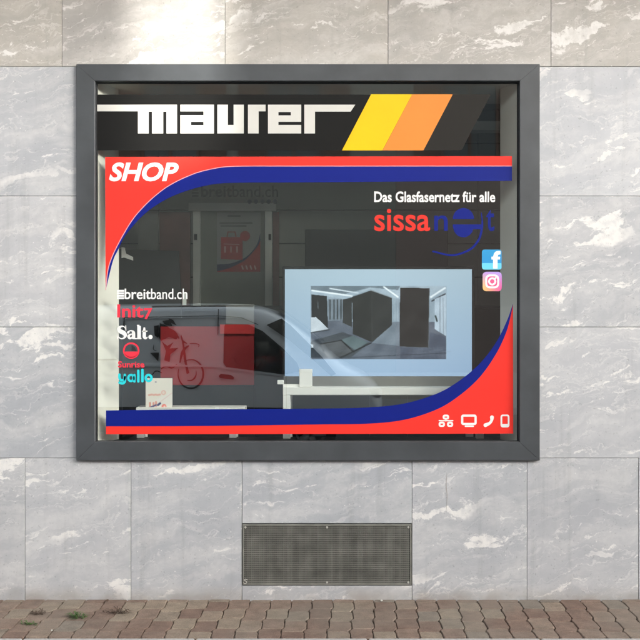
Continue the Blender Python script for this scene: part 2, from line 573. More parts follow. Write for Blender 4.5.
M["wood"] = plain("eave_bounce_wood", (0.55, 0.35, 0.18), 0.7, 0, 0.15, 4)  # underside of the added overhang, warms the bounce on the wall top
M["facade_a"] = plain("facade_warm_grey", (0.20, 0.195, 0.175), 0.9, 0, 0.08, 1.2, 0.2, 60)
M["facade_b"] = plain("facade_rose", (0.23, 0.18, 0.16), 0.9, 0, 0.08, 1.2, 0.2, 60)
M["stone_trim"] = plain("stone_trim", (0.42, 0.40, 0.36), 0.8)
M["shutter"] = plain("brown_shutter", (0.10, 0.055, 0.04), 0.7)
M["van_paint"] = plain("silver_blue_paint", (0.80, 0.87, 0.93), 0.3, 0.0, 0.03, 2.0, coat=0.8)
M["van_trim"] = plain("black_trim", (0.02, 0.02, 0.022), 0.5)
M["van_glass"] = plain("tinted_glass", (0.012, 0.015, 0.016), 0.04)
M["tyre"] = plain("tyre_rubber", (0.02, 0.02, 0.02), 0.85)
M["rim"] = plain("alloy_rim", (0.45, 0.45, 0.46), 0.35, 0.7)
M["lamp_clear"] = plain("headlight_lens", (0.6, 0.62, 0.64), 0.1)
M["lamp_red"] = plain("tail_light_lens", (0.35, 0.01, 0.01), 0.15)

# ------------------------------------------------------------------ ground
road = structure(box("road", -60, 60, -11.0, -0.76, -0.30, -0.12, M["asphalt"]))
ground = structure(box("ground", -150, 150, -150, 60, -0.50, -0.304, M["asphalt"]))
pav = structure(box("pavement", -30, 30, -0.612, 0.012, -0.28, -0.012, M["soil"]))
opp = structure(box("opposite_pavement", -40, 40, -13.0, -11.15, -0.28, 0.0, M["kerb"], bevel=0.01))

# wavy interlocking pavers, columns run away from the wall
PW, PD_ = 0.122, 0.160
SHEAR = math.tan(R(4.6))
def wave(y):          # edge shape shared by both neighbours of a joint
    s = (y / PD_) * 2 * math.pi
    return 0.0052 * math.sin(s) + 0.0022 * math.sin(2 * s + 0.6)
paver_mesh = {}
def make_paver(parity, var, top_cut=9.0, low_cut=-9.0):
    """outline between two wavy joints; cut pieces end at the wall or at the kerb"""
    key = (parity, var, round(top_cut, 4), round(low_cut, 4))
    if key in paver_mesh:
        return paver_mesh[key]
    rnd = random.Random(parity * 10 + var)
    g = 0.0019
    y1 = min(-(0.27 * PD_ if parity else 0.0), top_cut) - g
    y0 = max(-(0.27 * PD_ if parity else 0.0) - PD_, low_cut) + g
    n = 9
    left, right = [], []
    for i in range(n + 1):
        yy = y1 + (y0 - y1) * i / n
        c = 0.006 * max(0.0, (abs((i / n) - 0.5) - 0.40) / 0.10) ** 2
        j = rnd.uniform(-0.0009, 0.0009)
        left.append((wave(yy) + yy * SHEAR + g + c + j, yy + rnd.uniform(-0.0006, 0.0006)))
        right.append((PW + wave(yy) + yy * SHEAR - g - c + j, yy + rnd.uniform(-0.0006, 0.0006)))
    ring = left + right[::-1]
    bm = bmesh.new()
    cxm = sum(x for x, _ in ring) / len(ring); cym = sum(y for _, y in ring) / len(ring)
    lo = [bm.verts.new((x, y, -0.055)) for x, y in ring]
    mid = [bm.verts.new((x, y, -0.0045)) for x, y in ring]
    top = [bm.verts.new((x + (cxm - x) * 0.045, y + (cym - y) * 0.045, rnd.uniform(-0.0008, 0.0006))) for x, y in ring]
    m = len(ring)
    for a, b in ((lo, mid), (mid, top)):
        for i in range(m):
            bm.faces.new((a[i], a[(i + 1) % m], b[(i + 1) % m], b[i]))
    bm.faces.new(top)
    bmesh.ops.recalc_face_normals(bm, faces=bm.faces)
    me = bpy.data.meshes.new("paver")
    bm.to_mesh(me); bm.free()
    me.materials.append(M["paver"])
    paver_mesh[key] = me
    return me
for c in range(-23, 23):
    par = c % 2
    for r in range(-1, 5):
        yy = -r * PD_
        hi_y = yy - 0.27 * PD_ * par
        lo_y = hi_y - PD_
        if lo_y > -0.03 or hi_y < -0.585:
            continue
        o = bpy.data.objects.new("paver", make_paver(par, random.randrange(5), min(9.0, -0.001 - yy) if hi_y > -0.001 else 9.0, (-0.608 - yy) if lo_y < -0.608 else -9.0))
        COL.objects.link(o)
        o.parent = pav
        o.location = (-0.04 + c * PW + yy * SHEAR, yy, random.uniform(-0.0022, 0.0008))
        o.rotation_euler = (random.uniform(-0.006, 0.006), random.uniform(-0.006, 0.006), 0)

kerb = structure(box("kerb", -30, 30, -0.755, -0.614, -0.29, -0.03, M["mortar"]))
for i in range(-5, 6):
    x = i * 0.9 + 0.25
    ks = box("kerb_stone", x + 0.004, x + 0.896, -0.76, -0.612, -0.28, -0.002, M["kerb"], kerb, bevel=0.008, seg=2)

# ------------------------------------------------------------------ the shop building
shop = empty("shop_building", (0, 0, 0))
tag(shop, "building faced in grey veined marble slabs, holding the framed display window", "building")

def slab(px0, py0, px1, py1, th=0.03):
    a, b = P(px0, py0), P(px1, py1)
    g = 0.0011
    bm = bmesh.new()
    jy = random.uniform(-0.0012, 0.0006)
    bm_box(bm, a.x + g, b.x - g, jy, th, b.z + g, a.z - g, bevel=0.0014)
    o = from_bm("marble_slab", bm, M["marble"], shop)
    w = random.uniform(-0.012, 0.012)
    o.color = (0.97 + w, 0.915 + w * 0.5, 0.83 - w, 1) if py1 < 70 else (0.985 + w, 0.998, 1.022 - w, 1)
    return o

def row(y0, y1, xs):
    for a, b in zip(xs[:-1], xs[1:]):
        slab(a, y0, b, y1)

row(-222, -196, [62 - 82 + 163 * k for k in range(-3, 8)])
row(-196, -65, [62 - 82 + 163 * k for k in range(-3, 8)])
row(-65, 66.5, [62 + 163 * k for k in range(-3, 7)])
for y0, y1 in ((66.5, 196), (196, 327), (327, 458)):
    row(y0, y1, [-405, -242, -84, 85])
    row(y0, y1, [531, 697, 860, 1020])
row(458, 604, [-405, -300, -194, -84, 25, 131, 242])
slab(242, 458, 412, 523.5)
slab(242, 585.5, 412, 604)
row(458, 604, [412, 527, 638.5, 745, 850, 1020])
# core of the wall behind the slabs, with the window opening
wl, wr = P(85, 0).x, P(531, 0).x
zt, zb = P(0, 75).z, P(0, 450).z
grl, grr, grt, grb = P(242, 0).x, P(412, 0).x, P(0, 523.5).z, P(0, 585.5).z
box("wall_core", -9, wl, 0.031, 0.30, -0.3, 4.839, M["mortar"], shop)
box("wall_core", wr, 9, 0.031, 0.30, -0.3, 4.839, M["mortar"], shop)
box("wall_core", wl, wr, 0.031, 0.30, zt, 4.839, M["mortar"], shop)
box("wall_core", wl, grl, 0.031, 0.30, -0.3, zb, M["mortar"], shop)
box("wall_core", grr, wr, 0.031, 0.30, -0.3, zb, M["mortar"], shop)
box("wall_core", grl, grr, 0.031, 0.30, grt, zb, M["mortar"], shop)
box("wall_core", grl, grr, 0.031, 0.30, -0.3, grb, M["mortar"], shop)
box("added_shade_eave", -9.2, 9.2, -2.4, 3.0, 4.84, 5.15, M["plaster"], shop, bevel=0.02)  # unseen overhang added to shade the top of the wall
box("added_eave_soffit", -9.1, 9.1, -2.35, -0.001, 4.8, 4.839, M["wood"], shop)  # added warm underside, tints the light on the upper slabs
# crack in one slab
bm = bmesh.new()
for q in ribbon(spline([(447, 474), (446.2, 485), (447.2, 497), (446, 513)], 5), [0.2, 0.7, 0.5, 0.15]):
    flat_poly(bm, q, -0.0017)
slab_from_flat(bm, 0.0006)
from_bm("crack", bm, M["mortar"], shop)

# window frame: four mitred bars
FO = (77.5, 65.3, 538.7, 459.8)
FI = (96.0, 82.2, 518.6, 441.2)
TF = -0.028
bm = bmesh.new()
_a, _b = P(FI[0] - 2, FI[1] - 2), P(FI[2] + 2, FI[3] + 2)
for q in ((_a.x - 0.05, _b.x + 0.05, _a.z, _a.z + 0.05), (_a.x - 0.05, _b.x + 0.05, _b.z - 0.05, _b.z), (_a.x - 0.05, _a.x, _b.z, _a.z), (_b.x, _b.x + 0.05, _b.z, _a.z)):
    bm_box(bm, q[0], q[1], 0.0005, 0.028, q[2], q[3])
win = from_bm("window_frame", bm, M["gasket"], shop)
def frame_bar(o0, o1, i1, i0):
    bm = bmesh.new()
    def pp(q, y, k=0.0):
        v = P(*q); return Vector((v.x, y, v.z))
    cx, cy = (FO[0] + FO[2]) / 2, (FO[1] + FO[3]) / 2
    def sh(q, d):      # shift towards the window centre, pixels
        return (q[0] + (d if q[0] < cx else -d), q[1] + (d if q[1] < cy else -d))
    rings = []
    for y, do, di in ((0.029, 0, 0), (TF + 0.003, 0, 0), (TF, 0.5, -0.5)):
        rings.append([bm.verts.new(pp(sh(o0, do), y)), bm.verts.new(pp(sh(o1, do), y)), bm.verts.new(pp(sh(i1, di), y)), bm.verts.new(pp(sh(i0, di), y))])
    for a, b in zip(rings[:-1], rings[1:]):
        for i in range(4):
            bm.faces.new((a[i], a[(i + 1) % 4], b[(i + 1) % 4], b[i]))
    bm.faces.new(rings[-1]); bm.faces.new(rings[0])
    return from_bm("frame_bar", bm, M["frame"], win)
e = 0.12
A_, B_, C_, D_c = (FO[0], FO[1]), (FO[2], FO[1]), (FO[2], FO[3]), (FO[0], FO[3])
a_, b_, c_, d_ = (FI[0], FI[1]), (FI[2], FI[1]), (FI[2], FI[3]), (FI[0], FI[3])
frame_bar((A_[0] + e, A_[1]), (B_[0] - e, B_[1]), (b_[0] - e, b_[1]), (a_[0] + e, a_[1]))
frame_bar((B_[0], B_[1] + e), (C_[0], C_[1] - e), (c_[0], c_[1] - e), (b_[0], b_[1] + e))
frame_bar((C_[0] - e, C_[1]), (D_c[0] + e, D_c[1]), (d_[0] + e, d_[1]), (c_[0] - e, c_[1]))
frame_bar((D_c[0], D_c[1] - e), (A_[0], A_[1] + e), (a_[0], a_[1] + e), (d_[0], d_[1] - e))
# rubber gasket and pane
TG = 0.010
for q in ((FI[0] - 1, FI[1] - 1, FI[2] + 1, FI[1] + 0.9), (FI[0] - 1, FI[3] - 0.5, FI[2] + 1, FI[3] + 1),
          (FI[0] - 1, FI[1] + 0.9, FI[0] + 1.1, FI[3] - 0.5), (FI[2] - 1.0, FI[1] + 0.9, FI[2] + 1, FI[3] - 0.5)):
    pbox("gasket", *q, TG - 0.004, TG + 0.015, M["gasket"], win)
pane = pbox("glass_pane", FI[0] + 0.5, FI[1] + 0.5, FI[2] - 0.5, FI[3] - 0.3, TG, TG + 0.006, M["glass"], win)

# display box behind the glass: reveals, soffit, sill
LJ = P(97, 0, 0.02).x - 0.004; RJ = P(517.5, 0, 0.02).x + 0.004
ZS = P(0, 82, 0.02).z + 0.003; ZSI = P(0, 441.5, 0.02).z - 0.01
JD = 0.53
FLOOR = 0.45
def splay(name, xf, xb_, xo):
    bm = bmesh.new()
    pts = [(xf, 0.032), (xb_, 0.19), (xb_, 0.20), (xo, 0.20), (xo, 0.032)]
    lo = [bm.verts.new((x, y, FLOOR)) for x, y in pts]; hi = [bm.verts.new((x, y, ZS + 0.1)) for x, y in pts]
    bm.faces.new(lo); bm.faces.new(hi)
    for i in range(5):
        bm.faces.new((lo[i], lo[(i + 1) % 5], hi[(i + 1) % 5], hi[i]))
    return from_bm(name, bm, M["reveal"], shop)
splay("left_reveal", LJ, P(118.5, 0, 0.19).x, wl - 0.02)
splay("right_reveal", RJ, P(500.5, 0, 0.19).x, wr + 0.02)
box("soffit", LJ - 0.001, RJ + 0.001, 0.033, JD + 0.02, ZS + 0.0, ZS + 0.099, M["reveal"], shop)
box("window_sill", LJ + 0.001, RJ - 0.001, 0.032, 0.30, ZSI - 0.05, ZSI, M["dark"], shop)
# the room
RB = 1.5
box("room_floor", -3.2, 3.2, 0.301, RB + 0.4, FLOOR - 0.1, FLOOR, M["room"], shop)
box("room_ceiling", -3.2, 3.2, JD + 0.021, RB + 0.4, ZS + 0.25, ZS + 0.35, M["room"], shop)
box("room_side_wall", -3.3, -3.2, 0.301, RB + 0.4, FLOOR, ZS + 0.25, M["room"], shop)
box("room_side_wall", 3.2, 3.3, 0.301, RB + 0.4, FLOOR, ZS + 0.25, M["room"], shop)
back = box("back_wall", -3.2, 3.2, RB + 0.03, RB + 0.2, FLOOR, ZS + 0.25, M["dark"], shop)
ys = [76, 109.5, 143, 176.5, 210, 243.5, 277, 310.5, 344, 377.5, 411, 460]
for y0, y1 in zip(ys[:-1], ys[1:]):
    a, b = P(0, y0, RB), P(0, y1, RB)
    for xa, xb in ((-3.1, P(158.5, 0, RB).x), (P(158.5, 0, RB).x, P(478, 0, RB).x), (P(478, 0, RB).x, 3.1)):
        box("wall_panel", xa + 0.003, xb - 0.003, RB, RB + 0.029, b.z + 0.0045, a.z - 0.0045, M["panel"] if y0 < 300 else M["dark"], back)  # lower rows near black: the room's darkness put into their colour
# pale beam near the ceiling at the right
pbox("beam", 452, 121, 520, 130, 0.62, 0.72, M["offwhite"], shop)

# doorway in the back wall with its poster and lettering
dw = empty("inner_door", (P(233, 300, RB).x, RB, FLOOR))
tag(dw, "dim glazed door with pale frame inside the shop, poster on it", "door")
TB = RB - 0.03
pbox("door_leaf", 200.5, 210, 264.5, 470, TB + 0.012, TB + 0.028, M["door"], dw)
pbox("door_frame", 193, 211, 200, 470, TB - 0.02, TB + 0.028, M["offwhite"], dw)
pbox("door_frame", 265, 211, 272, 470, TB - 0.02, TB + 0.028, M["offwhite"], dw)
pbox("lintel", 188.5, 203, 276, 210.6, TB - 0.03, TB + 0.028, M["offwhite"], dw)
for y in (234, 340):
    pbox("hinge", 194, y, 197, y + 6, TB - 0.025, TB - 0.0205, M["dark"], dw)
    pbox("hinge", 268.5, y, 271, y + 6, TB - 0.025, TB - 0.0205, M["dark"], dw)
for i, (x0, x1) in enumerate(((159.5, 190), (273, 279))):
    bp_ = pbox("wood_panel", x0, 212, x1, 470, TB, TB + 0.028, M["brown"], dw)

pr = Print(217, 212.5, 260.5, 272, 3)
pr.fill((150, 152, 148))
pr.poly(spline([(260.5, 233), (256, 246), (246, 257), (232, 263), (217, 264.5)], 6) + [(217, 272), (260.5, 272)], (165, 45, 42))
pr.poly(spline([(260.5, 233), (256, 246), (246, 257), (232, 263), (217, 264.5)], 6) + [(217, 271.5)] + spline([(230, 268), (245, 260), (257, 247), (260.5, 240)], 6), (25, 32, 80))
pr.poly([(221, 237), (242.5, 237), (242.5, 260), (221, 259)], (170, 42, 40))
pr.disc(245, 236, 5, (170, 42, 40))
for k in range(3):
    pr.line((225 + k * 6, 247), (225 + k * 6, 252), 1.6, (215, 170, 165))
pr.line((224, 244), (239, 244.5), 0.8, (215, 170, 165))
for y, a, b in ((216, 228, 240), (223, 220, 252), (226, 221, 246)):
    pr.line((a, y), (b, y), 1.0, (60, 62, 62))
pr.line((227, 237), (228, 232), 0.9, (150, 60, 55)); pr.line((228, 232), (235, 232), 0.9, (150, 60, 55)); pr.line((235, 232), (236, 237), 0.9, (150, 60, 55))
for k in range(4):
    pr.line((242 + k * 4.2, 266), (243 + k * 4.2, 269), 1.5, (215, 180, 175))
po = pr.build("poster", TB + 0.0085, M["paper"], None)
tag(po, "dim poster with red bag and blue swoosh on the inner door", "poster")
pbk = pbox("backing", 217, 212.5, 260.5, 272, TB + 0.009, TB + 0.0118, M["offwhite"], po)

ws_ = empty("wall_lettering", P(235, 197, RB - 0.004))
tag(ws_, "dark lettering with a row of dots above the inner door", "lettering")
text("lettering", "breit", 201, 185.5, 232, 197, RB - 0.004, M["ink_dark"], ws_, bold=0.02)
text("lettering", "band.ch", 232.5, 185.5, 278, 197, RB - 0.004, M["ink_dark"], ws_)
for k in range(4):
    decal("bar", [rect(192, 186 + k * 3.0, 198.5, 187.8 + k * 3.0)], RB - 0.004, M["ink_dark"], ws_)
for k in range(5):
    decal("dot", [circ(249.5 + k * 6.4, 201.5 + 0.0, 2.2)], TB - 0.036 + 0.0, M["ink_blue"], ws_, th=0.004)

# ------------------------------------------------------------------ things inside the display
def vpanel(name, px, t0, t1, mat, parent=None, bevel=0.004):
    return pbox(name, *px, t0, t1, mat, parent, bevel)

# dark wall monitor behind the television
mo = empty("wall_monitor", P(376, 300, 0.90)); tag(mo, "switched-off black monitor standing behind the lit television", "monitor")
pbox("casing", 305, 229.5, 448, 330, 0.90, 0.95, M["bezel"], mo, bevel=0.004)
pbox("screen", 307.5, 232, 445.5, 326, 0.897, 0.9005, M["dark"], mo)
pbox("stand", 370, 330, 384, 470, 0.92, 0.95, M["bezel"], mo)

# tall dark board at the left with a white bracket
sb = empty("display_board", P(150, 420, 0.7)); tag(sb, "dark upright board with white bracket behind the left window edge", "board")
bm = bmesh.new(); flat_poly(bm, [(117, 249), (178, 251), (181, 300), (181.5, 318), (117, 318)], 0.7); slab_from_flat(bm, 0.03)
from_bm("board", bm, M["dark"], sb)
pbox("post", 119, 318.5, 122, 470, 0.705, 0.72, M["dark"], sb)
decal("bracket", [[(121.5, 247), (124.5, 247.5), (126, 253.5), (133, 257), (133, 260.5), (124, 257.5), (121.5, 258)]], 0.695, M["white"], sb, th=0.012)
pbox("clip", 182.5, 292, 186, 305, 0.68, 0.698, M["offwhite"], sb)
fp = pbox("partition_panel", 138, 214, 158, 470, 1.30, 1.34, M["partition"], None); tag(fp, "pale grey partition panel left of the inner door", "panel")

# red display counter, seen through the van reflection
rc = empty("display_counter", P(208, 470, 1.0)); tag(rc, "red-fronted display counter with pale top board inside the shop", "counter")
pbox("front_panel", 160.5, 326.5, 254, 385, 1.00, 1.03, M["red_panel"], rc)
pbox("lower_panel", 160.5, 386, 254, 480, 1.005, 1.03, M["dark"], rc)
pbox("header_board", 226, 304, 254, 325.7, 1.01, 1.03, M["partition"], rc)
pbox("header_strip", 220, 324.5, 254.4, 333.8, 0.975, 0.999, M["red_bright"], rc)
pbox("carcass", 162, 330, 253, 480, 1.031, 1.048, M["room"], rc)

# long black cabinet added to darken the back of the shop
cb = empty("darkening_cabinet", P(310, 470, 1.05)); tag(cb, "added long low black cabinet darkening the back of the shop, behind the red counter", "cabinet")
for k in range(4):
    xa_, xb_ = 121 + k * 95.5, 121 + (k + 1) * 95.5 - 0.8
    pbox("cabinet_door", xa_, 309.5, xb_, 480, 1.06, 1.075, M["dark"], cb)
pbox("carcass", 120, 309, 504, 480, 1.076, 1.40, M["dark"], cb)
pbox("worktop", 119, 305.8, 505, 308.8, 1.05, 1.41, M["dark"], cb)

# white table with the television
TT = 0.22
tb = empty("display_table", (P(382, 0, TT).x, TT, FLOOR)); tag(tb, "white table with square legs carrying the lit television", "table")
za, zb2 = P(0, 387.5, TT).z, P(0, 395.2, TT).z
xa, xb = P(282.8, 0, TT).x, P(484, 0, TT).x
box("tabletop", xa, xb, TT, TT + 0.42, zb2, za, M["white"], tb, bevel=0.003)
for lx in (P(282.8, 0, TT).x, P(476.5, 0, TT).x):
    for ly in (TT + 0.001, TT + 0.37):
        box("leg", lx + 0.001, lx + 0.047, ly, ly + 0.048, FLOOR, zb2 - 0.0005, M["white"], tb, bevel=0.002)
# low white table on the left
TL = 0.25
lt = empty("low_table", (P(190, 0, TL).x, TL, FLOOR)); tag(lt, "low white side table carrying a leaflet, mostly hidden by the blue band", "table")
za2, zb3 = P(0, 407.3, TL).z, P(0, 413.5, TL).z
xc, xd = P(136, 0, TL).x, P(245, 0, TL).x
box("tabletop", xc, xd, TL, TL + 0.13, zb3, za2, M["white"], lt, bevel=0.003)
for lx in (P(136.5, 0, TL).x, P(229, 0, TL).x):
    for ly in (TL + 0.001, TL + 0.081):
        box("leg", lx + 0.001, lx + 0.045, ly, ly + 0.047, FLOOR, zb3 - 0.0005, M["white"], lt, bevel=0.002)

# television
tv = empty("television", (P(378, 0, TT + 0.12).x, TT + 0.12, za)); tag(tv, "large lit flat television showing a server room picture on pale blue", "television")
T1 = TT + 0.12
pbox("casing", 282.4, 266.4, 474.8, 386.9, T1 + 0.004, T1 + 0.05, M["bezel"], tv, bevel=0.003)
pbox("lower_bezel", 283.5, 376.3, 473, 386.8, T1 - 0.008, T1 + 0.0035, M["grey_plastic"], tv)
bar = [rect(282.6, 266.8, 473.8, 269.2), rect(282.6, 269.3, 284.9, 376), rect(471.9, 269.3, 474.6, 376)]
for q in bar:
    pbox("bezel_edge", q[0][0], q[0][1], q[2][0], q[2][1], T1 - 0.003, T1 + 0.0035, M["bezel"], tv)
s = Print(284.4, 268.9, 472.2, 376.2, 2.2)
# pale blue ground, deeper towards the bottom of the slide
gy = np.clip((s.Y - 268.9) / 107, 0, 1)[..., None]; gx = np.clip((s.X - 284) / 188, 0, 1)[..., None]
s.C = np.array([178, 201, 216.0]) * (1 - gy) + np.array([156, 184, 214.0]) * gy
s.C = s.C - 26 * np.abs(gx - 0.5) ** 1.5
ph = rect(310.6, 286, 446.3, 359)
s.poly(ph, (150, 166, 178))
s.poly([(311, 286), (446, 286), (446, 293), (420, 303), (392, 298), (370, 289), (345, 299), (311, 294)], (166, 182, 194))
s.poly([(311, 286), (400, 286), (398, 290), (370, 287.5), (345, 294), (311, 290)], (120, 134, 144))
s.line((312, 290.5), (352, 296), 1.6, (224, 234, 240)); s.line((330, 288.5), (358, 293), 1.2, (214, 226, 234))
s.line((384, 287), (398, 297), 1.6, (226, 236, 242)); s.line((445, 288), (431, 297), 1.8, (226, 236, 242)); s.line((445, 294), (432, 301), 1.2, (60, 66, 72))
s.poly([(311, 322), (343, 318), (372, 330), (392, 322), (446, 322), (446, 359), (311, 359)], (104, 112, 124))
s.poly([(392, 322), (400, 322), (400, 346), (372, 343)], (126, 137, 148))
s.poly([(430, 332), (446, 337), (446, 359), (400, 359), (400, 347), (429, 348)], (88, 97, 112))
s.poly([(311, 341), (343, 332), (370, 343), (350, 358), (311, 358)], (76, 83, 90))
s.poly([(341, 340), (353, 335.5), (368, 342.5), (355, 350)], (104, 120, 124))
s.poly([(320.5, 344), (341, 340), (354, 352), (338, 357), (326, 357.5)], (92, 96, 100))
s.line((320.5, 344), (341, 340.4), 0.9, (26, 28, 32)); s.line((341, 340), (354, 352.4), 1.1, (26, 28, 32)); s.line((320.5, 344), (326, 357), 0.9, (26, 28, 32))
s.line((340, 358), (371, 343), 1.0, (24, 26, 30)); s.line((330, 358.5), (446, 353), 0.6, (60, 68, 80))
for k in range(26):
    xx, yy = random.uniform(312, 444), random.uniform(347, 357)
    s.line((xx, yy), (xx + random.uniform(4, 15), yy + random.uniform(-2, 1)), 0.6, (128, 138, 152), 0.35)
# racks
s.poly([(328, 299), (344, 299), (344, 320), (328, 321)], (128, 140, 150))
for xx in (330, 334, 337.5, 341):
    s.line((xx, 300), (xx, 319), 1.2, (62, 68, 72))
s.poly([(311.5, 294.5), (327, 296), (328, 330), (311.5, 321)], (38, 41, 42)); s.line((318, 302), (318, 308), 0.9, (110, 118, 122))
s.poly([(343, 299.5), (352, 297.5), (352, 327), (343, 323)], (56, 58, 58))
s.poly([(352, 297), (371, 290.4), (372, 342.4), (353, 334)], (44, 45, 43))
s.poly([(371, 290.4), (392, 298), (392, 325), (372, 342.4)], (54, 55, 54)); s.line((371.5, 291), (372.2, 342), 0.5, (82, 84, 84))
s.line((382, 295), (382.4, 333), 0.4, (38, 39, 38)); s.line((371, 290.2), (392, 297.6), 0.9, (150, 160, 166))
s.poly([(400, 287.6), (429.6, 288.2), (428.4, 347.6), (399.6, 346.4)], (44, 45, 43)); s.line((429, 288.5), (428, 347), 0.7, (86, 90, 92))
s.poly([(434.5, 299), (446, 294.5), (446, 336), (434.5, 329)], (178, 193, 206)); s.line((440, 297), (440, 332), 0.6, (120, 132, 142))
s.line((435.5, 316), (437, 321), 1.6, (70, 84, 84)); s.line((443, 298), (443.5, 334), 0.5, (130, 142, 152))
s.poly([(311, 317.5), (316, 317), (329, 329.4), (311, 332.4)], (196, 206, 214)); s.line((311, 332.6), (329, 329.6), 0.8, (40, 44, 50))
s.poly([(311, 344), (313.5, 345), (313, 348), (311, 348)], (196, 206, 214))
rn = np.random.RandomState(3)
inside = ((s.X > 310.6) & (s.X < 446.3) & (s.Y > 286) & (s.Y < 359))[..., None]
for xx in np.arange(354, 371, 2.1):
    s.line((xx, 296.5 - (xx - 353) * 0.33), (xx, 334 + (xx - 353) * 0.42), 0.4, (58, 60, 58), 0.6)
for xx in np.arange(374, 391, 2.4):
    s.line((xx, 292 + (xx - 372) * 0.33), (xx, 340 - (xx - 372) * 0.8), 0.4, (40, 41, 41), 0.6)
for yy in np.arange(292, 345, 3.3):
    s.line((401, yy), (428, yy + 0.4), 0.4, (54, 55, 53), 0.7)
for xx in (395, 397.5):
    s.line((xx, 300), (xx, 321), 0.5, (186, 198, 206), 0.7)
for k in range(14):
    s.line((392 + k * 3.8, 346 + (k % 3)), (386 + k * 4.4, 358), 0.4, (120, 130, 142), 0.5)
lowf = sum(np.sin(s.X * a + s.Y * b + c) for a, b, c in ((0.21, 0.13, 0), (0.09, -0.27, 1), (0.37, 0.31, 2)))[..., None]
s.C = s.C + inside * (rn.normal(0, 5, s.C.shape[:2])[..., None] + 3.5 * lowf)
s.C = np.where(inside, np.clip((s.C - 118) * 1.18 + 106, 0, 255), s.C)
s.build("screen", T1 - 0.001, M["screen"], tv)

wb = empty("white_box", P(305.8, 386.5, TT + 0.02)); tag(wb, "small white box standing on the table before the television", "box")
q = pbox("body", 299.2, 370, 312.2, 387.0, TT + 0.02, TT + 0.075, M["white"], wb, bevel=0.003)
pbox("lid", 299.0, 369.4, 312.4, 373, TT + 0.0185, TT + 0.0765, M["white"], wb, bevel=0.002)
sm = empty("cable_adapter", P(279, 385, TT + 0.03)); tag(sm, "tiny white plug poking out beyond the left table end", "plug")
pbox("body", 277.2, 380.2, 283.6, 384.4, TT + 0.03, TT + 0.055, M["white"], sm, bevel=0.003)
pbox("cord", 283.0, 384.2, 300, 387.2, TT + 0.035, TT + 0.05, M["white"], sm)

lf = Print(145.6, 378.2, 172.4, 409, 3.5)
lf.fill((244, 238, 226))
lf.poly([(151, 402), (172.4, 392), (172.4, 409), (146, 409), (146, 407)], (246, 240, 232))
for x0, x1 in ((149, 152), (153.5, 156), (157, 160)):
    lf.line((x0, 395), (x1, 394.5), 1.8, (240, 178, 160))
lf.disc(163.5, 392.6, 2.4, (243, 195, 178)); lf.disc(163.5, 392.6, 1.4, (246, 228, 216))
for xx, yy in ((150, 403), (153.5, 403), (156, 402), (165, 407)):
    lf.line((xx, yy), (xx, yy + 4), 1.9, (238, 160, 140))
lf.disc(164, 406.5, 2.4, (240, 110, 95)); lf.disc(164.5, 406.5, 1.0, (246, 220, 210))
lf.line((172, 393), (160, 402), 0.8, (240, 215, 208)); lf.line((160, 403.4), (158, 405), 2.0, (40, 45, 110)); lf.line((156, 405), (148, 408.4), 1.4, (45, 50, 120))
lf.line((155.4, 382), (156.2, 382), 0.8, (90, 90, 120))
lfo = lf.build("leaflet", 0.265, M["paper"], None)
tag(lfo, "small white leaflet with faint red print standing on the low table", "leaflet")
pbox("stand", 145.2, 377.8, 172.8, 409.0, 0.2655, 0.270, M["bezel"], lfo)

# ------------------------------------------------------------------ vinyl signs on the glass
T0 = TG - 0.0012       # backing film
Tl = TG - 0.0023       # lettering
Tm = TG - 0.0034

fs = empty("fascia_sign", P(290, 150, T0)); tag(fs, "black shop name sign with blocky white letters and yellow and orange stripes", "sign")
decal("backing", [[(97.2, 94.6), (385, 94.6), (358, 150.3), (97.2, 150.3)]], T0, M["vinyl_black"], fs)
decal("backing", [[(385.2, 94.6), (491, 94.0), (461.5, 150.3), (358.2, 150.3)]], T0, M["vinyl_taupe"], fs)
decal("yellow_stripe", [[(371.2, 94.2), (412.2, 94.2), (382.4, 150.4), (342, 150.4)]], Tl, M["vinyl_yellow"], fs)
decal("orange_stripe", [[(412.4, 94.2), (452.8, 94.2), (423.4, 150.4), (382.6, 150.4)]], Tl, M["vinyl_orange"], fs)
yt, yb = 104.7, 133.4
decal("letter", [[(97.2, yt), (177, yt), (177, yb), (166.4, yb), (166.4, 111.6), (163.2, 111.6), (163.2, yb), (152, yb), (152, 111.6), (148.7, 111.6), (148.7, yb), (137.9, yb), (137.9, 111.3), (97.2, 111.3)]], Tl, M["vinyl_cream"], fs)
decal("letter", [[(180.3, yt), (214, yt), (214, yb), (180.3, yb), (180.3, 115.2), (191, 115.2), (191, 125.2), (203.5, 125.2), (203.5, 121.8), (191.02, 121.8), (191.02, 115.2), (203.5, 115.2), (203.5, 111.4), (180.3, 111.4)]], Tl, M["vinyl_cream"], fs)
decal("letter", [[(217.3, yt), (227.9, yt), (227.9, 125), (233.6, 125), (233.6, yt), (243.8, yt), (243.8, yb), (217.3, yb)]], Tl, M["vinyl_cream"], fs)
decal("letter", [[(248, yt), (265.6, yt), (265.6, 111.3), (258.6, 111.3), (258.6, yb), (248, yb)]], Tl, M["vinyl_cream"], fs)
decal("letter", [[(268, yt), (301.2, yt), (301.2, 121.8), (290.8, 121.8), (290.8, 112), (278.4, 112), (278.4, 115.4), (290.78, 115.4), (290.78, 121.8), (278.4, 121.8), (278.4, 125), (301.2, 125), (301.2, yb), (268, yb)]], Tl, M["vinyl_cream"], fs)
decal("letter", [[(304.3, yt), (355.3, yt), (350.6, 111.6), (315, 111.6), (315, yb), (304.3, yb)]], Tl, M["vinyl_cream"], fs)

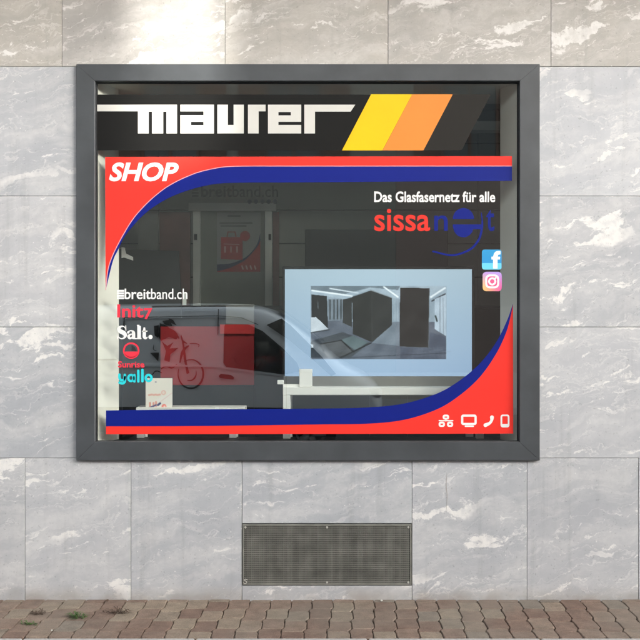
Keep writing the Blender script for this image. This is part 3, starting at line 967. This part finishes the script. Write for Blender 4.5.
# upper red and blue swoosh
us = empty("upper_banner", P(310, 290, T0)); tag(us, "upper red and blue swoosh banner reading SHOP across the glass", "banner")
c_up = spline([(105.6, 290), (109.4, 264), (122.5, 236), (138.6, 212), (163.8, 189), (190, 175.3), (212.5, 168.8), (236, 166.3), (300, 166.1)], 8)
c_lo = spline([(105.8, 290), (112.6, 262), (117.4, 251), (126.4, 234), (145, 213.6), (163.8, 200.6), (182.5, 192.2), (205, 185.8), (231, 182.9), (300, 182.4)], 8)
decal("red_field", [[(105.2, 157), (512, 156.2), (512, 166.0)] + c_up[::-1]], T0, M["vinyl_red"], us)
decal("blue_swoosh", [c_up + [(512, 165.9), (512, 180.8)] + c_lo[::-1]], Tl, M["vinyl_blue"], us)
strokes("edge_line", [(c_up + [(512, 166.0)], 0.8)], Tm, M["vinyl_pale"], us, caps=False)
text("lettering", "SHOP", 109, 162.4, 178.6, 181.4, Tl - 0.0006, M["vinyl_white"], us, bold=0.034, shear=0.25)

# lower swoosh with icons
ls = empty("lower_banner", P(310, 434, T0)); tag(ls, "lower blue and red swoosh banner with four white icons", "banner")
r_up = spline([(106, 426.3), (200, 426), (320, 424.4), (369, 423.6), (404, 419.8), (435, 410.2), (457, 397.4), (479, 378), (496, 354), (507, 330), (513, 305)], 8)
b_up = spline([(106, 410.4), (200, 409.4), (320, 408.6), (369, 407.4), (404, 403.6), (435, 394.4), (457, 382.4), (479, 364.4), (496, 342.6), (507, 320.6), (512.9, 304)], 8)
decal("red_field", [r_up + [(513.2, 433.6), (106, 434.2)]], T0, M["vinyl_red"], ls)
decal("blue_swoosh", [b_up + r_up[::-1]], Tl, M["vinyl_blue"], ls)
def ring_rect(x0, y0, x1, y1, w, r=1.2):
    pts = []
    for cx, cy, a in ((x1 - r, y0 + r, -90), (x1 - r, y1 - r, 0), (x0 + r, y1 - r, 90), (x0 + r, y0 + r, 180)):
        pts += circ(cx, cy, r, n=4, a0=a, a1=a + 90)
    return (pts, w, True)
ic = empty("icon_network", P(445, 421, Tl)); ic.parent = ls; ic.location = P(445, 421, Tl) - ls.location
strokes("icon", [ring_rect(443.6, 415.6, 448.2, 418.6, 1.9), ring_rect(439.6, 422.6, 444.0, 426.0, 1.9), ring_rect(448.0, 422.6, 452.2, 426.0, 1.9),
                 ([(445.9, 419.4), (445.9, 421)], 1.2), ([(439.2, 420.7), (452.8, 420.7)], 1.2)], Tl, M["vinyl_white"], ls)
bpy.data.objects.remove(ic)
strokes("icon", [ring_rect(462.2, 415.6, 475.6, 424.0, 2.2), ([(465.5, 426.2), (473.2, 426.2)], 1.6)], Tl, M["vinyl_white"], ls)
strokes("icon", [(spline([(492.0, 417.4), (491.6, 420.4), (489.6, 423.2), (485.4, 425.2)], 6), [4.0, 2.7, 2.7, 3.8])], Tl, M["vinyl_white"], ls)
strokes("icon", [ring_rect(501.4, 415.4, 508.6, 426.6, 1.7, 1.5), ([(502.4, 424.9), (507.6, 424.9)], 2.0, False)], Tl, M["vinyl_white"], ls)

# slogan and the red-blue logo
sg = tag(text("slogan", "Das Glasfasernetz für alle", 374.2, 191.4, 495.2, 202.2, Tl, M["vinyl_white"], None, bold=0.022, th=0.0009), "small white slogan lettering on the glass below the blue band", "lettering")
lg = empty("logo_lettering", P(433, 254, Tl)); tag(lg, "red and blue logo lettering with a smiling letter e on the glass", "logo")
text("lettering", "sissa", 374.4, 208.8, 430, 231.2, Tl, M["vinyl_red"], lg, bold=0.014)
text("lettering", "n", 434.2, 215.4, 447.8, 230.8, Tl, M["vinyl_blue"], lg, bold=0.012)
text("lettering", "t", 486.2, 209.4, 494.4, 231.2, Tl, M["vinyl_blue"], lg, bold=0.012)
decal("letter_e", [circ(463.4, 219.0, 10.6, 11.0, 20, 180, 360), [(452.8, 224.4), (481.2, 224.4), (481.2, 229.2), (472.8, 229.2)] + circ(463.4, 226.5, 10.2, 10.8, 16, 20, 165) + [(452.8, 226)]], Tl, M["vinyl_blue"], lg)
strokes("smile", [(spline([(481.4, 213), (482.2, 226), (478.5, 240), (469, 250), (452, 255.2), (433, 251.4)], 8), [0.7, 2.2, 2.2, 2.2, 1.9, 1.6])], Tl - 0.0004, M["vinyl_blue"], lg)

# partner logos, lower left
b1 = empty("partner_logo", P(118, 300, Tl)); tag(b1, "white lettering with striped square, topmost of the left column of logos", "logo", "partner logos on the glass")
for k in range(4):
    decal("bar", [rect(117.0, 289.9 + k * 2.45, 124.0, 291.8 + k * 2.45)], Tl, M["vinyl_white"], b1)
text("lettering", "breit", 124.6, 288.6, 150.6, 299.2, Tl, M["vinyl_white"], b1, bold=0.014)
text("lettering", "band.ch", 151.0, 288.6, 187.4, 299.2, Tl, M["vinyl_white"], b1, bold=0.006)
b2 = empty("partner_logo", P(118, 320, Tl)); tag(b2, "pinkish red lettering ending in a seven on the glass", "logo", "partner logos on the glass")
text("lettering", "Init", 117.2, 304.4, 143.4, 317.6, Tl, M["vinyl_pinkred"], b2, bold=0.022)
text("lettering", "7", 143.8, 308.2, 152.4, 319.4, Tl, M["vinyl_pinkred"], b2, bold=0.022)
b3 = empty("partner_logo", P(118, 340, Tl)); tag(b3, "bold white serif lettering with full stop on the glass", "logo", "partner logos on the glass")
S_pts = spline([(125.6, 328.6), (123.8, 326.6), (121.2, 326.4), (118.9, 328.4), (119.9, 331.0), (123.4, 332.8), (125.2, 335.2), (124.0, 337.9), (121.0, 338.6), (118.2, 336.6), (117.4, 334.6)], 6)
strokes("letter", [(S_pts, [0.8, 1.0, 1.6, 3.4, 4.2, 4.4, 3.6, 1.6, 1.0, 0.9, 0.6]), ([(125.7, 325.8), (125.9, 330.2)], 0.9), ([(117.3, 334.2), (117.5, 339.2)], 0.9)], Tl, M["vinyl_white"], b3)
strokes("letter", [(spline([(128.2, 332.4), (129.6, 330.9), (132.0, 330.9), (133.4, 332.6), (133.5, 336.8)], 5), [2.4, 1.0, 1.4, 3.2, 3.4]), (spline([(133.2, 333.9), (130.2, 334.6), (128.6, 336.4), (130.0, 338.3), (133.2, 337)], 5), [0.8, 1.6, 2.8, 2.2, 1.0]), ([(132.6, 338.4), (136.2, 338.6)], 1.3)], Tl, M["vinyl_white"], b3)
strokes("letter", [([(139.1, 325.9), (139.1, 338.3)], 3.6), ([(136.9, 325.4), (139.4, 325.4)], 1.1), ([(136.9, 338.6), (141.5, 338.6)], 1.1)], Tl, M["vinyl_white"], b3, caps=False)
strokes("letter", [(spline([(144.3, 327.4), (144.3, 333), (144.3, 336.6), (145.6, 338.3), (147.4, 337.2)], 5), [1.6, 3.4, 3.4, 2.2, 0.8]), ([(142.0, 331.2), (147.4, 331.2)], 1.1)], Tl, M["vinyl_white"], b3, caps=False)
decal("full_stop", [circ(150.5, 337.0, 2.1)], Tl, M["vinyl_white"], b3)
b4 = empty("partner_logo", P(118, 370, Tl)); tag(b4, "pinkish red ring logo with half disc above small lettering on the glass", "logo", "partner logos on the glass")
strokes("ring", [(circ(131.2, 350.6, 7.4, n=36), 1.7, True)], Tl, M["vinyl_pinkred"], b4)
decal("half_disc", [circ(131.2, 351.6, 6.7, 6.2, 18, 0, 180)], Tl, M["vinyl_pinkred"], b4)
decal("sail", [[(131.6, 345.0), (134.8, 347.4), (136.2, 351), (131.6, 351)]], Tl, M["ink_dark"], b4)
text("lettering", "Sunrise", 118.0, 361.2, 144.4, 367.6, Tl, M["vinyl_pinkred"], b4, bold=0.018)
b5 = empty("partner_logo", P(118, 386, Tl)); tag(b5, "rounded turquoise lettering, lowest of the left column of logos", "logo", "partner logos on the glass")
wv = 2.5
strokes("letter", [(spline([(119.4, 374.6), (119.6, 378.4), (121.6, 380.4), (124.2, 379.0), (124.8, 374.8)], 5), wv), (spline([(124.9, 375), (124.7, 381.4), (122.6, 383.4), (119.4, 382.6)], 5), wv)], Tl, M["vinyl_cyan"], b5)
strokes("letter", [(circ(131.0, 378.0, 2.7, 3.1, n=20), 2.3, True), ([(134.4, 375), (134.4, 381.4)], wv)], Tl, M["vinyl_cyan"], b5)
strokes("letter", [([(138.3, 370.8), (138.3, 381.4)], wv)], Tl, M["vinyl_cyan"], b5)
strokes("letter", [([(142.4, 369.8), (142.4, 381.2)], wv)], Tl, M["vinyl_cyan"], b5)
strokes("letter", [(circ(148.6, 378.0, 2.9, 3.1, n=20), 2.4, True)], Tl, M["vinyl_cyan"], b5)

# two square stickers
def in_round(x0, y0, x1, y1, r):
    def f(x, y):
        dx = max(x0 + r - x, 0, x - (x1 - r)); dy = max(y0 + r - y, 0, y - (y1 - r))
        return dx * dx + dy * dy <= r * r
    return f
def round_poly(x0, y0, x1, y1, r):
    return ring_rect(x0, y0, x1, y1, 1, r)[0]
fb = Print(482.0, 249.6, 501.6, 269.6, 5)
g = np.clip((fb.Y - 249.6) / 20, 0, 1)[..., None]
fb.C = np.array([40, 150, 205.0]) * (1 - g) + np.array([30, 140, 205.0]) * g
fb.poly([(482, 263.2), (501.6, 263.2), (501.6, 269.6), (482, 269.6)], (105, 205, 236))
fb.poly(spline([(500.6, 250.8), (496.6, 251.2), (494.2, 253.2), (493.2, 256.6)], 6) + [(493.2, 256.8), (491.6, 256.8), (491.6, 259.6), (493.2, 259.6), (493.2, 268.6), (497.6, 268.6), (497.6, 259.6), (499.8, 259.6), (500.2, 256.8), (497.6, 256.8), (498.2, 254.8), (500.4, 254.4)], (250, 250, 250))
fbo = fb.build("square_sticker", Tl, M["paper"], None, in_round(482.0, 249.6, 501.6, 269.6, 2.6))
tag(fbo, "blue square sticker with a white letter f at the right", "sticker")
decal("film", [round_poly(482.0, 249.6, 501.6, 269.6, 2.6)], Tl + 0.0003, M["vinyl_white"], fbo, th=0.0006)
ig = Print(482.6, 271.8, 501.8, 291.2, 5)
u = ((ig.X - 482.6) / 19.2)[..., None]; v = ((ig.Y - 271.8) / 19.4)[..., None]
ig.C = (np.array([190, 150, 225.0]) * (1 - u) + np.array([175, 160, 235.0]) * u) * (1 - v) ** 1.2 + (np.array([250, 205, 110.0]) * (1 - u) + np.array([238, 90, 160.0]) * u) * (1 - (1 - v) ** 1.2)
def dd(cx, cy, r0, r1, c):
    dist = np.hypot(ig.X - cx, ig.Y - cy)
    ig.put(((dist > r0) & (dist < r1)).astype(float), c)
ins = np.vectorize(in_round(485.4, 274.6, 499.0, 288.2, 4.2))(ig.X, ig.Y); ins2 = np.vectorize(in_round(487.2, 276.4, 497.2, 286.4, 2.8))(ig.X, ig.Y)
ig.put((ins & ~ins2).astype(float), (252, 250, 250))
ig.put(ins2.astype(float) * 0.7, (228, 62, 120))
dd(492.2, 281.4, 2.2, 4.0, (252, 250, 250)); dd(495.6, 278.0, 0, 0.9, (252, 250, 250))
igo = ig.build("square_sticker", Tl, M["paper"], None, in_round(482.6, 271.8, 501.8, 291.2, 4.0))
tag(igo, "pink and yellow square sticker with a white camera outline", "sticker")
decal("film", [round_poly(482.6, 271.8, 501.8, 291.2, 4.0)], Tl + 0.0003, M["vinyl_white"], igo, th=0.0006)

# ------------------------------------------------------------------ ventilation grille
vg = empty("ventilation_grille", P(327, 585)); tag(vg, "olive grey metal ventilation grille low in the marble wall", "grille")
gx0, gz1 = P(242.6, 0).x, P(0, 524.0).z
gx1, gz0 = P(411.4, 0).x, P(0, 584.8).z
box("recess", gx0, gx1, 0.030, 0.05, gz0, gz1, M["void"], vg)
bm = bmesh.new()
nxb, nzb = 82, 30
ed = 0.014
for i in range(nxb):
    x = gx0 + ed + (gx1 - gx0 - 2 * ed) * (i + 0.5) / nxb
    w = random.uniform(0.0020, 0.0030)
    bm_box(bm, x - w, x + w, -0.0022 + random.uniform(-0.0008, 0.0008), 0.002, gz0 + 0.004, gz1 - 0.004)
wm = from_bm("vertical_bars", bm, M["grille"], vg); wm["kind"] = "stuff"
bm = bmesh.new()
for i in range(nzb):
    z = gz0 + ed + (gz1 - gz0 - 2 * ed) * (i + 0.5) / nzb
    w = random.uniform(0.0020, 0.0028)
    bm_box(bm, gx0 + 0.004, gx1 - 0.004, -0.0005, 0.004, z - w, z + w)
wm = from_bm("horizontal_bars", bm, M["grille"], vg); wm["kind"] = "stuff"
for q in ((gx0, gx1, gz1 - 0.012, gz1), (gx0, gx1, gz0, gz0 + 0.012), (gx0, gx0 + 0.010, gz0 + 0.0125, gz1 - 0.0125), (gx1 - 0.010, gx1, gz0 + 0.0125, gz1 - 0.0125)):
    box("grille_frame", q[0], q[1], -0.006, 0.006, q[2], q[3], M["grille"], vg, bevel=0.0015)
def screw(x, z):
    bm = bmesh.new()
    bmesh.ops.create_cone(bm, cap_ends=True, segments=12, radius1=0.007, radius2=0.005, depth=0.004)
    for v in bm.verts:
        v.co = Vector((x + v.co.x, -0.0085 - v.co.z, z + v.co.y))
    from_bm("screw", bm, M["screw"], vg)
for sx_ in (245.6, 327, 408.2):
    for sy_ in (527, 582):
        q = P(sx_, sy_)
        if not (sx_ < 250 and sy_ > 560):
            screw(q.x, q.z)
strokes("clip", [(spline([(247.2, 579.8), (245.4, 579.2), (244.2, 580.2), (246.2, 581.4), (246.6, 582.8), (244.8, 583.6), (243.6, 582.8)], 5), 0.8)], -0.0095, M["screw"], vg, th=0.002)

# ------------------------------------------------------------------ weeds between the pavers
def ground_at(px, py):
    dist = CAMZ * (D / PX) / (py - 320)
    return Vector(((px - 320) * PX * dist / D, dist - D, 0.0))
wl_ = ["dark dry weed tuft between the pavers, second from left", "largest bright green weed tuft between the pavers", "low weed tuft nearest the kerb at the left", "sprawling dry weed tuft right of the green ones"]
for k, (px, py, sz, mt) in enumerate(((38.5, 613.5, 0.055, "dryleaf"), (76, 617.5, 0.075, "leaf"), (29, 624.5, 0.05, "leaf"), (119, 612.5, 0.075, "dryleaf"))):
    c = ground_at(px, py)
    bm = bmesh.new()
    rnd = random.Random(k)
    for i in range(46):
        a = rnd.uniform(0, 2 * math.pi); ln = rnd.uniform(0.4, 1.0) * sz; up = rnd.uniform(0.1, 0.55) * ln
        d = Vector((math.cos(a), math.sin(a) * 0.7, 0)); sd = Vector((-d.y, d.x, 0)) * rnd.uniform(0.05, 0.11) * ln
        b0 = Vector((rnd.gauss(0, 0.3) * sz, rnd.gauss(0, 0.12) * sz, -0.004))
        p1 = b0 + d * ln * 0.55 + Vector((0, 0, up)); p2 = b0 + d * ln + Vector((0, 0, up * 0.65))
        vs = [bm.verts.new(c + w) for w in (b0, p1 - sd, p2, p1 + sd)]
        bm.faces.new(vs)
    o = from_bm("weed", bm, M[mt if k != 0 else "dryleaf"], None)
    tag(o, wl_[k], "weed", "weeds in the paving joints")
# crumbs of soil and a pale pebble at the foot of the wall
for k, (px, py, sz, mt, lab) in enumerate(((381.5, 600.3, 0.011, "vinyl_cream", "tiny white pebble at the foot of the wall below the grille"),
                                         (107.5, 599, 0.014, "dryleaf", "small brown crumb at the wall foot above the dry weed"),
                                         (52, 630.5, 0.007, "vinyl_cream", "tiny white pebble on the pavers near the kerb at left"))):
    c = ground_at(px, max(py, 601.0))
    bm = bmesh.new()
    bmesh.ops.create_icosphere(bm, subdivisions=2, radius=sz * 0.6)
    rnd = random.Random(k + 40)
    for v in bm.verts:
        v.co = Vector((v.co.x * rnd.uniform(0.8, 1.3), v.co.y * rnd.uniform(0.7, 1.1), v.co.z * 0.7)) + c + Vector((0, -0.004, sz * 0.38))
    o = from_bm("pebble", bm, M[mt], None)
    tag(o, lab, "pebble")

# ------------------------------------------------------------------ van parked behind the camera, seen in the glass
VY = -5.82                 # side that faces the shop
VM = PX * (D - VY) / D     # metres per pixel of its mirror image
def V(px, py, y=None):
    return ((px - 320) * VM, CAMZ - (py - 320) * VM)
van = empty("parked_van", (-1.6, VY - 0.95, -0.12)); tag(van, "silver blue panel van parked across from the window, mirrored in the glass", "van")
W = 1.88
stations = [  # x, bottom, belt, top, side inset at the top, extra side inset all over
    (-3.78, 0.42, 1.02, 1.70, 0.14, 0.05), (-3.70, 0.30, 1.03, 1.80, 0.13, 0.02), (-3.40, 0.20, 1.05, 1.845, 0.13, 0.0), (-2.4, 0.18, 1.06, 1.87, 0.13, 0.0),
    (-1.4, 0.18, 1.06, 1.875, 0.13, 0.0), (-0.95, 0.18, 1.055, 1.865, 0.13, 0.0), (-0.62, 0.18, 1.04, 1.80, 0.14, 0.0), (-0.30, 0.18, 1.02, 1.62, 0.16, 0.0),
    (0.02, 0.18, 0.985, 1.36, 0.18, 0.0), (0.24, 0.18, 0.95, 1.11, 0.16, 0.01), (0.55, 0.20, 0.86, 0.97, 0.14, 0.04), (0.74, 0.24, 0.74, 0.86, 0.15, 0.10), (0.84, 0.30, 0.60, 0.68, 0.20, 0.20)]
def section(st):
    x, zb_, zm, zt_, ins, ex = st
    hw = W / 2 - ex
    return [(x, -hw + 0.05, zb_), (x, -hw, zb_ + 0.12), (x, -hw - 0.012, zm - 0.22), (x, -hw, zm), (x, -hw + ins * 0.85, zt_ - 0.12 if zt_ - zm > 0.3 else zt_ - 0.03), (x, -hw + ins + 0.10, zt_),
            (x, 0, zt_ + 0.025), (x, hw - ins - 0.10, zt_), (x, hw - ins * 0.85, zt_ - 0.12 if zt_ - zm > 0.3 else zt_ - 0.03), (x, hw, zm), (x, hw + 0.012, zm - 0.22), (x, hw, zb_ + 0.12), (x, hw - 0.05, zb_)]
YC = VY - W / 2
bm = bmesh.new()
rings = [[bm.verts.new((x, y + YC, z)) for x, y, z in section(s_)] for s_ in stations]
for a, b in zip(rings[:-1], rings[1:]):
    for i in range(len(a)):
        j = (i + 1) % len(a)
        bm.faces.new((a[i], a[j], b[j], b[i]))
bm.faces.new(rings[0]); bm.faces.new(rings[-1])
vb = from_bm("body", bm, M["van_paint"], van, smooth=True)
md = vb.modifiers.new("edges", 'SUBSURF'); md.levels = 1; md.render_levels = 2
def side_y(z, zm=1.05, zt_=1.86, ins=0.13):
    if z <= zm: return VY
    return VY - ins * 0.85 * min(1.0, (z - zm) / (zt_ - 0.12 - zm))
def van_patch(name, pts, mat, off=0.01, parent=van, zfun=True):
    """thin plate lying on the van's near side; pts in mirror-image pixels"""
    bm = bmesh.new()
    vs = []
    for px, py in pts:
        x, z = V(px, py)
        vs.append(bm.verts.new((x, side_y(z) + off, z)))
    f = bm.faces.new(vs)
    r = bmesh.ops.extrude_face_region(bm, geom=[f])
    bmesh.ops.translate(bm, verts=[v for v in r["geom"] if isinstance(v, bmesh.types.BMVert)], vec=(0, -0.02, 0))
    return from_bm(name, bm, mat, parent)
# front side window, curved front edge following the pillar
van_patch("side_window", [(223.5, 326), (225, 323.5), (247, 324.2), (262, 331), (284, 349.5), (297, 363), (300, 371.5), (284, 374.5), (226, 367), (223.2, 363)], M["van_glass"])
van_patch("windscreen_side", [(266, 325), (281, 318.5), (290, 325), (302, 337), (322, 357), (336, 374), (331, 376), (312, 359), (290, 341)], M["van_glass"], 0.012)
van_patch("side_moulding", [(100, 364.4), (216.5, 365.4), (216.5, 367.0), (100, 366.2)], M["van_paint"], 0.018)
van_patch("side_moulding", [(218.5, 366.4), (284, 375.2), (284, 376.6), (218.5, 368.0)], M["van_paint"], 0.018)
van_patch("lower_cladding", [(60, 407), (215, 407), (215, 432), (60, 432)], M["van_trim"], 0.014)
van_patch("lower_cladding", [(219, 407), (286, 408), (286, 432), (219, 432)], M["van_trim"], 0.014)
for a, b in (((217.2, 309), (216.4, 432)), ((286, 376), (287, 430)), ((122, 312), (121, 430))):
    van_patch("door_seam", [(a[0] - 0.35, a[1]), (a[0] + 0.35, a[1]), (b[0] + 0.35, b[1]), (b[0] - 0.35, b[1])], M["van_trim"], 0.0165)
van_patch("door_seam", [(122, 317.2), (216, 315.4), (240, 317), (258, 324.5), (257.6, 325.1), (239.8, 317.7), (216, 316.1), (122, 317.9)], M["van_trim"], 0.0165)
van_patch("slide_rail", [(70, 359), (116, 359), (116, 360.4), (70, 360.4)], M["van_trim"], 0.0165)
van_patch("door_handle", [(216.2 + 2.6, 375.6), (221, 373.8), (231, 375), (234, 377.4), (233.4, 379.6), (220, 378)], M["van_trim"], 0.03)
van_patch("roof_rail", [(150, 305.6), (204, 304.8), (252.5, 304.6), (252.5, 306.6), (204, 306.8), (150, 307.4)], M["rim"], 0.02)
van_patch("side_mirror", [(281, 358), (292, 360), (293.5, 371), (283, 370)], M["van_trim"], 0.20)
# windscreen
bm = bmesh.new()
def scr(x, z, y): return bm.verts.new((x + 0.02, YC + y, z + 0.025))
bm.faces.new([scr(-0.55, 1.79, -0.60), scr(-0.55, 1.79, 0.60), scr(-0.28, 1.62, 0.66), scr(0.04, 1.355, 0.70), scr(0.04, 1.355, -0.70), scr(-0.28, 1.62, -0.66)])
slab_from_flat(bm, 0.0005)
from_bm("windscreen", bm, M["van_glass"], van)
for s_ in (-1, 1):
    box("headlight", 0.60, 0.80, YC + s_ * 0.72 - 0.14, YC + s_ * 0.72 + 0.14, 0.66, 0.80, M["lamp_clear"], van, bevel=0.04, seg=3)
    box("tail_light", -3.82, -3.74, YC + s_ * 0.80 - 0.06, YC + s_ * 0.80 + 0.06, 0.80, 1.15, M["lamp_red"], van, bevel=0.02, seg=2)
box("bumper", 0.62, 0.90, YC - 0.74, YC + 0.74, 0.24, 0.46, M["van_trim"], van, bevel=0.06, seg=3)
box("number_plate", 0.895, 0.91, YC - 0.15, YC + 0.15, 0.38, 0.46, M["white"], van)
def wheel(cx, cy):
    bm = bmesh.new()
    prof = [(0.20, -0.10), (0.30, -0.105), (0.325, -0.085), (0.33, 0.0), (0.325, 0.085), (0.30, 0.105), (0.20, 0.10)]
    n = 32
    rg = [[bm.verts.new((cx + r * math.cos(2 * math.pi * i / n), cy + y, 0.21 + r * math.sin(2 * math.pi * i / n))) for r, y in prof] for i in range(n)]
    for i in range(n):
        for j in range(len(prof) - 1):
            bm.faces.new((rg[i][j], rg[(i + 1) % n][j], rg[(i + 1) % n][j + 1], rg[i][j + 1]))
    ty = from_bm("wheel", bm, M["tyre"], van, smooth=True)
    bm = bmesh.new()
    for k in range(5):
        a = 2 * math.pi * k / 5
        c, s2 = math.cos(a), math.sin(a)
        pts = [(0.03, -0.035), (0.20, -0.03), (0.20, 0.03), (0.03, 0.035)]
        vs = [[bm.verts.new((cx + c * r - s2 * w_, cy + dy, 0.21 + s2 * r + c * w_)) for r, w_ in pts] for dy in (-0.085, 0.085)]
        bm.faces.new(vs[0]); bm.faces.new(vs[1])
        for i in range(4):
            bm.faces.new((vs[0][i], vs[0][(i + 1) % 4], vs[1][(i + 1) % 4], vs[1][i]))
    rim = from_bm("rim", bm, M["rim"], ty)
for wx in (-0.12, -2.95):
    for wy in (VY - 0.10, VY - W + 0.10):
        wheel(wx, wy)
# rider graphic on the sliding door
def van_strokes(name, items, mat, off):
    bm = bmesh.new()
    for pts, w_ in items:
        n0 = len(pts)
        for q in (ribbon(pts, w_) if w_ is not None else [pts]):
            vs = []
            for px, py in q:
                x, z = V(px, py)
                vs.append(bm.verts.new((x, side_y(z) + off, z)))
            f = bm.faces.new(vs)
    r = bmesh.ops.extrude_face_region(bm, geom=list(bm.faces))
    bmesh.ops.translate(bm, verts=[v for v in r["geom"] if isinstance(v, bmesh.types.BMVert)], vec=(0, -0.006, 0))
    return from_bm(name, bm, mat, van)
wc = (190.6, 374)
g_items = [
    (circ(wc[0], wc[1], 12.6, 14.4, 34, -110, 200), [0.5, 1.7, 1.9, 1.5, 0.6]),
    (circ(wc[0] - 1, wc[1] - 1, 6.6, 7.6, 20, -20, 110), [0.4, 1.7, 0.6]),
    (spline([(180.2, 335.4), (182.8, 346), (184.4, 357), (186.2, 366), (188.0, 373.6)], 5), [1.0, 1.8, 2.4, 2.2, 2.8]),
    (spline([(188.5, 345.6), (184, 349), (181.5, 354), (179.6, 363)], 5), [1.2, 2.6, 2.8, 1.2]),
    (spline([(182, 341.4), (186.4, 343.8)], 3), [2.2, 0.6]),
    (spline([(189, 343.6), (195, 343.6), (198.4, 345), (198, 347)], 4), [0.6, 0.8, 0.8, 0.6]),
    (spline([(178, 338.5), (174, 333), (168, 330)], 4), [1.0, 2.6, 4.2]),
    ([(158.5, 323), (166, 326), (177, 337), (175.5, 339.5), (168, 337), (160, 341), (157, 336)], None),
    ([(152.5, 326), (157.5, 325), (157, 338), (153.5, 335.5)], None),
    ([(161, 341.6), (166.5, 346), (172.6, 342.4), (169, 348.6), (177.8, 348), (170, 354.4), (169.4, 362), (164, 360.5), (165.4, 351)], None),
    (spline([(161, 369), (166, 366), (172, 368), (177, 364)], 4), [0.8, 2.0, 1.2, 0.6]),
    ([(149.6, 353), (158.4, 352.6), (158.0, 361.6), (154.6, 358)], None),
    (spline([(153, 345), (152.8, 349.4), (156, 351)], 4), [0.5, 0.8, 0.5]),
    ([(160.6, 321), (168.8, 319.6), (171, 326.2), (164, 324.8)], None),
    ([(166.6, 318), (171.8, 320.0), (175.4, 325.6), (170, 323.0)], None),
    (spline([(151, 376), (156, 371), (162, 373)], 4), [0.6, 1.3, 0.6]),
]
van_strokes("rider_graphic", g_items, M["van_trim"], 0.017)

# ------------------------------------------------------------------ houses across the street (mirrored in the glass; their roof line shades this wall)
HY = -13.0
def sun_back(px, py):
    """where the sun ray that reaches this wall pixel crosses the facade plane opposite"""
    w = P(px, py); k = -HY / (math.cos(SUN_A) * math.cos(SUN_E))
    return w.x + k * math.sin(SUN_A) * math.cos(SUN_E), w.z + k * math.sin(SUN_E)
gl_, zl_ = sun_back(133, 225)
gr_, zr_ = sun_back(223, 160)
ztop = sun_back(0, -70)[1]
def house(name, x0, x1, h, mat, label, cols, x_first, step):
    hs = empty(name, ((x0 + x1) / 2, HY - 4, 0)); tag(hs, label, "house")
    box("wall", x0, x1, HY - 9, HY, -0.2, h, mat, hs)
    box("plinth", x0, x1, HY + 0.002, HY + 0.05, 0.0, 0.55, M["stone_trim"], hs)
    for fl in (1,):
        zb_ = 2.05 + fl * 3.05
        for c in range(cols):
            x = x_first + c * step
            if x < x0 + 0.5 or x + 1.1 > x1 - 0.5: continue
            w_ = box("window", x, x + 1.1, HY + 0.002, HY + 0.03, zb_, zb_ + 1.5, M["house_glass"], hs)
            for q in ((x - 0.06, x, zb_ - 0.06, zb_ + 1.56), (x + 1.1, x + 1.16, zb_ - 0.06, zb_ + 1.56), (x, x + 1.1, zb_ + 1.5, zb_ + 1.56), (x + 0.52, x + 0.58, zb_, zb_ + 1.5)):
                box("window_frame", q[0], q[1], HY + 0.003, HY + 0.06, q[2], q[3], M["shutter"], w_)
            box("sill", x - 0.12, x + 1.22, HY + 0.003, HY + 0.12, zb_ - 0.13, zb_ - 0.065, M["stone_trim"], w_)
            for xx in (x - 0.62, x + 1.18):
                box("shutter", xx, xx + 0.54, HY + 0.004, HY + 0.045, zb_ - 0.02, zb_ + 1.52, M["shutter"], w_)
    return hs
hm = min(zl_, zr_) - 0.9
h1 = house("opposite_house", -26, 1.6, hm, M["facade_a"], "warm grey house across the street, mirrored in the glass", 12, -24.5, 2.6)
h2 = house("opposite_house", 1.605, 44, hm, M["facade_b"], "rose coloured house across the street, mirrored in the glass", 12, 2.6, 2.6)
# roof parapet and its gap, with sloping infill, added to shape the sun patch
box("sun_gap_parapet", -26, gl_, HY - 0.25, HY - 0.003, hm + 0.001, ztop, M["facade_a"], h1)
box("sun_gap_parapet", gr_ + 0.25 * math.tan(SUN_A), 44, HY - 0.25, HY - 0.003, hm + 0.001, ztop, M["facade_b"], h2)
bm = bmesh.new()
f = bm.faces.new([bm.verts.new(v) for v in ((gl_ + 0.002, HY - 0.25, hm + 0.001), (gr_ + 0.25, HY - 0.25, hm + 0.001), (gr_ + 0.25, HY - 0.25, zr_ + 0.15), (gl_ + 0.002, HY - 0.25, zl_))])
slab_from_flat(bm, 0.247)
from_bm("sun_gap_infill", bm, M["stone_trim"], h2)
box("sun_dimming_pane", gl_ + 0.003, gr_ + 0.25, HY - 0.02, HY - 0.012, max(zl_, zr_) - 0.6, ztop + 1.5, M["sun_dimmer"], h2)  # unseen pane added in the gap to dim the sun patch
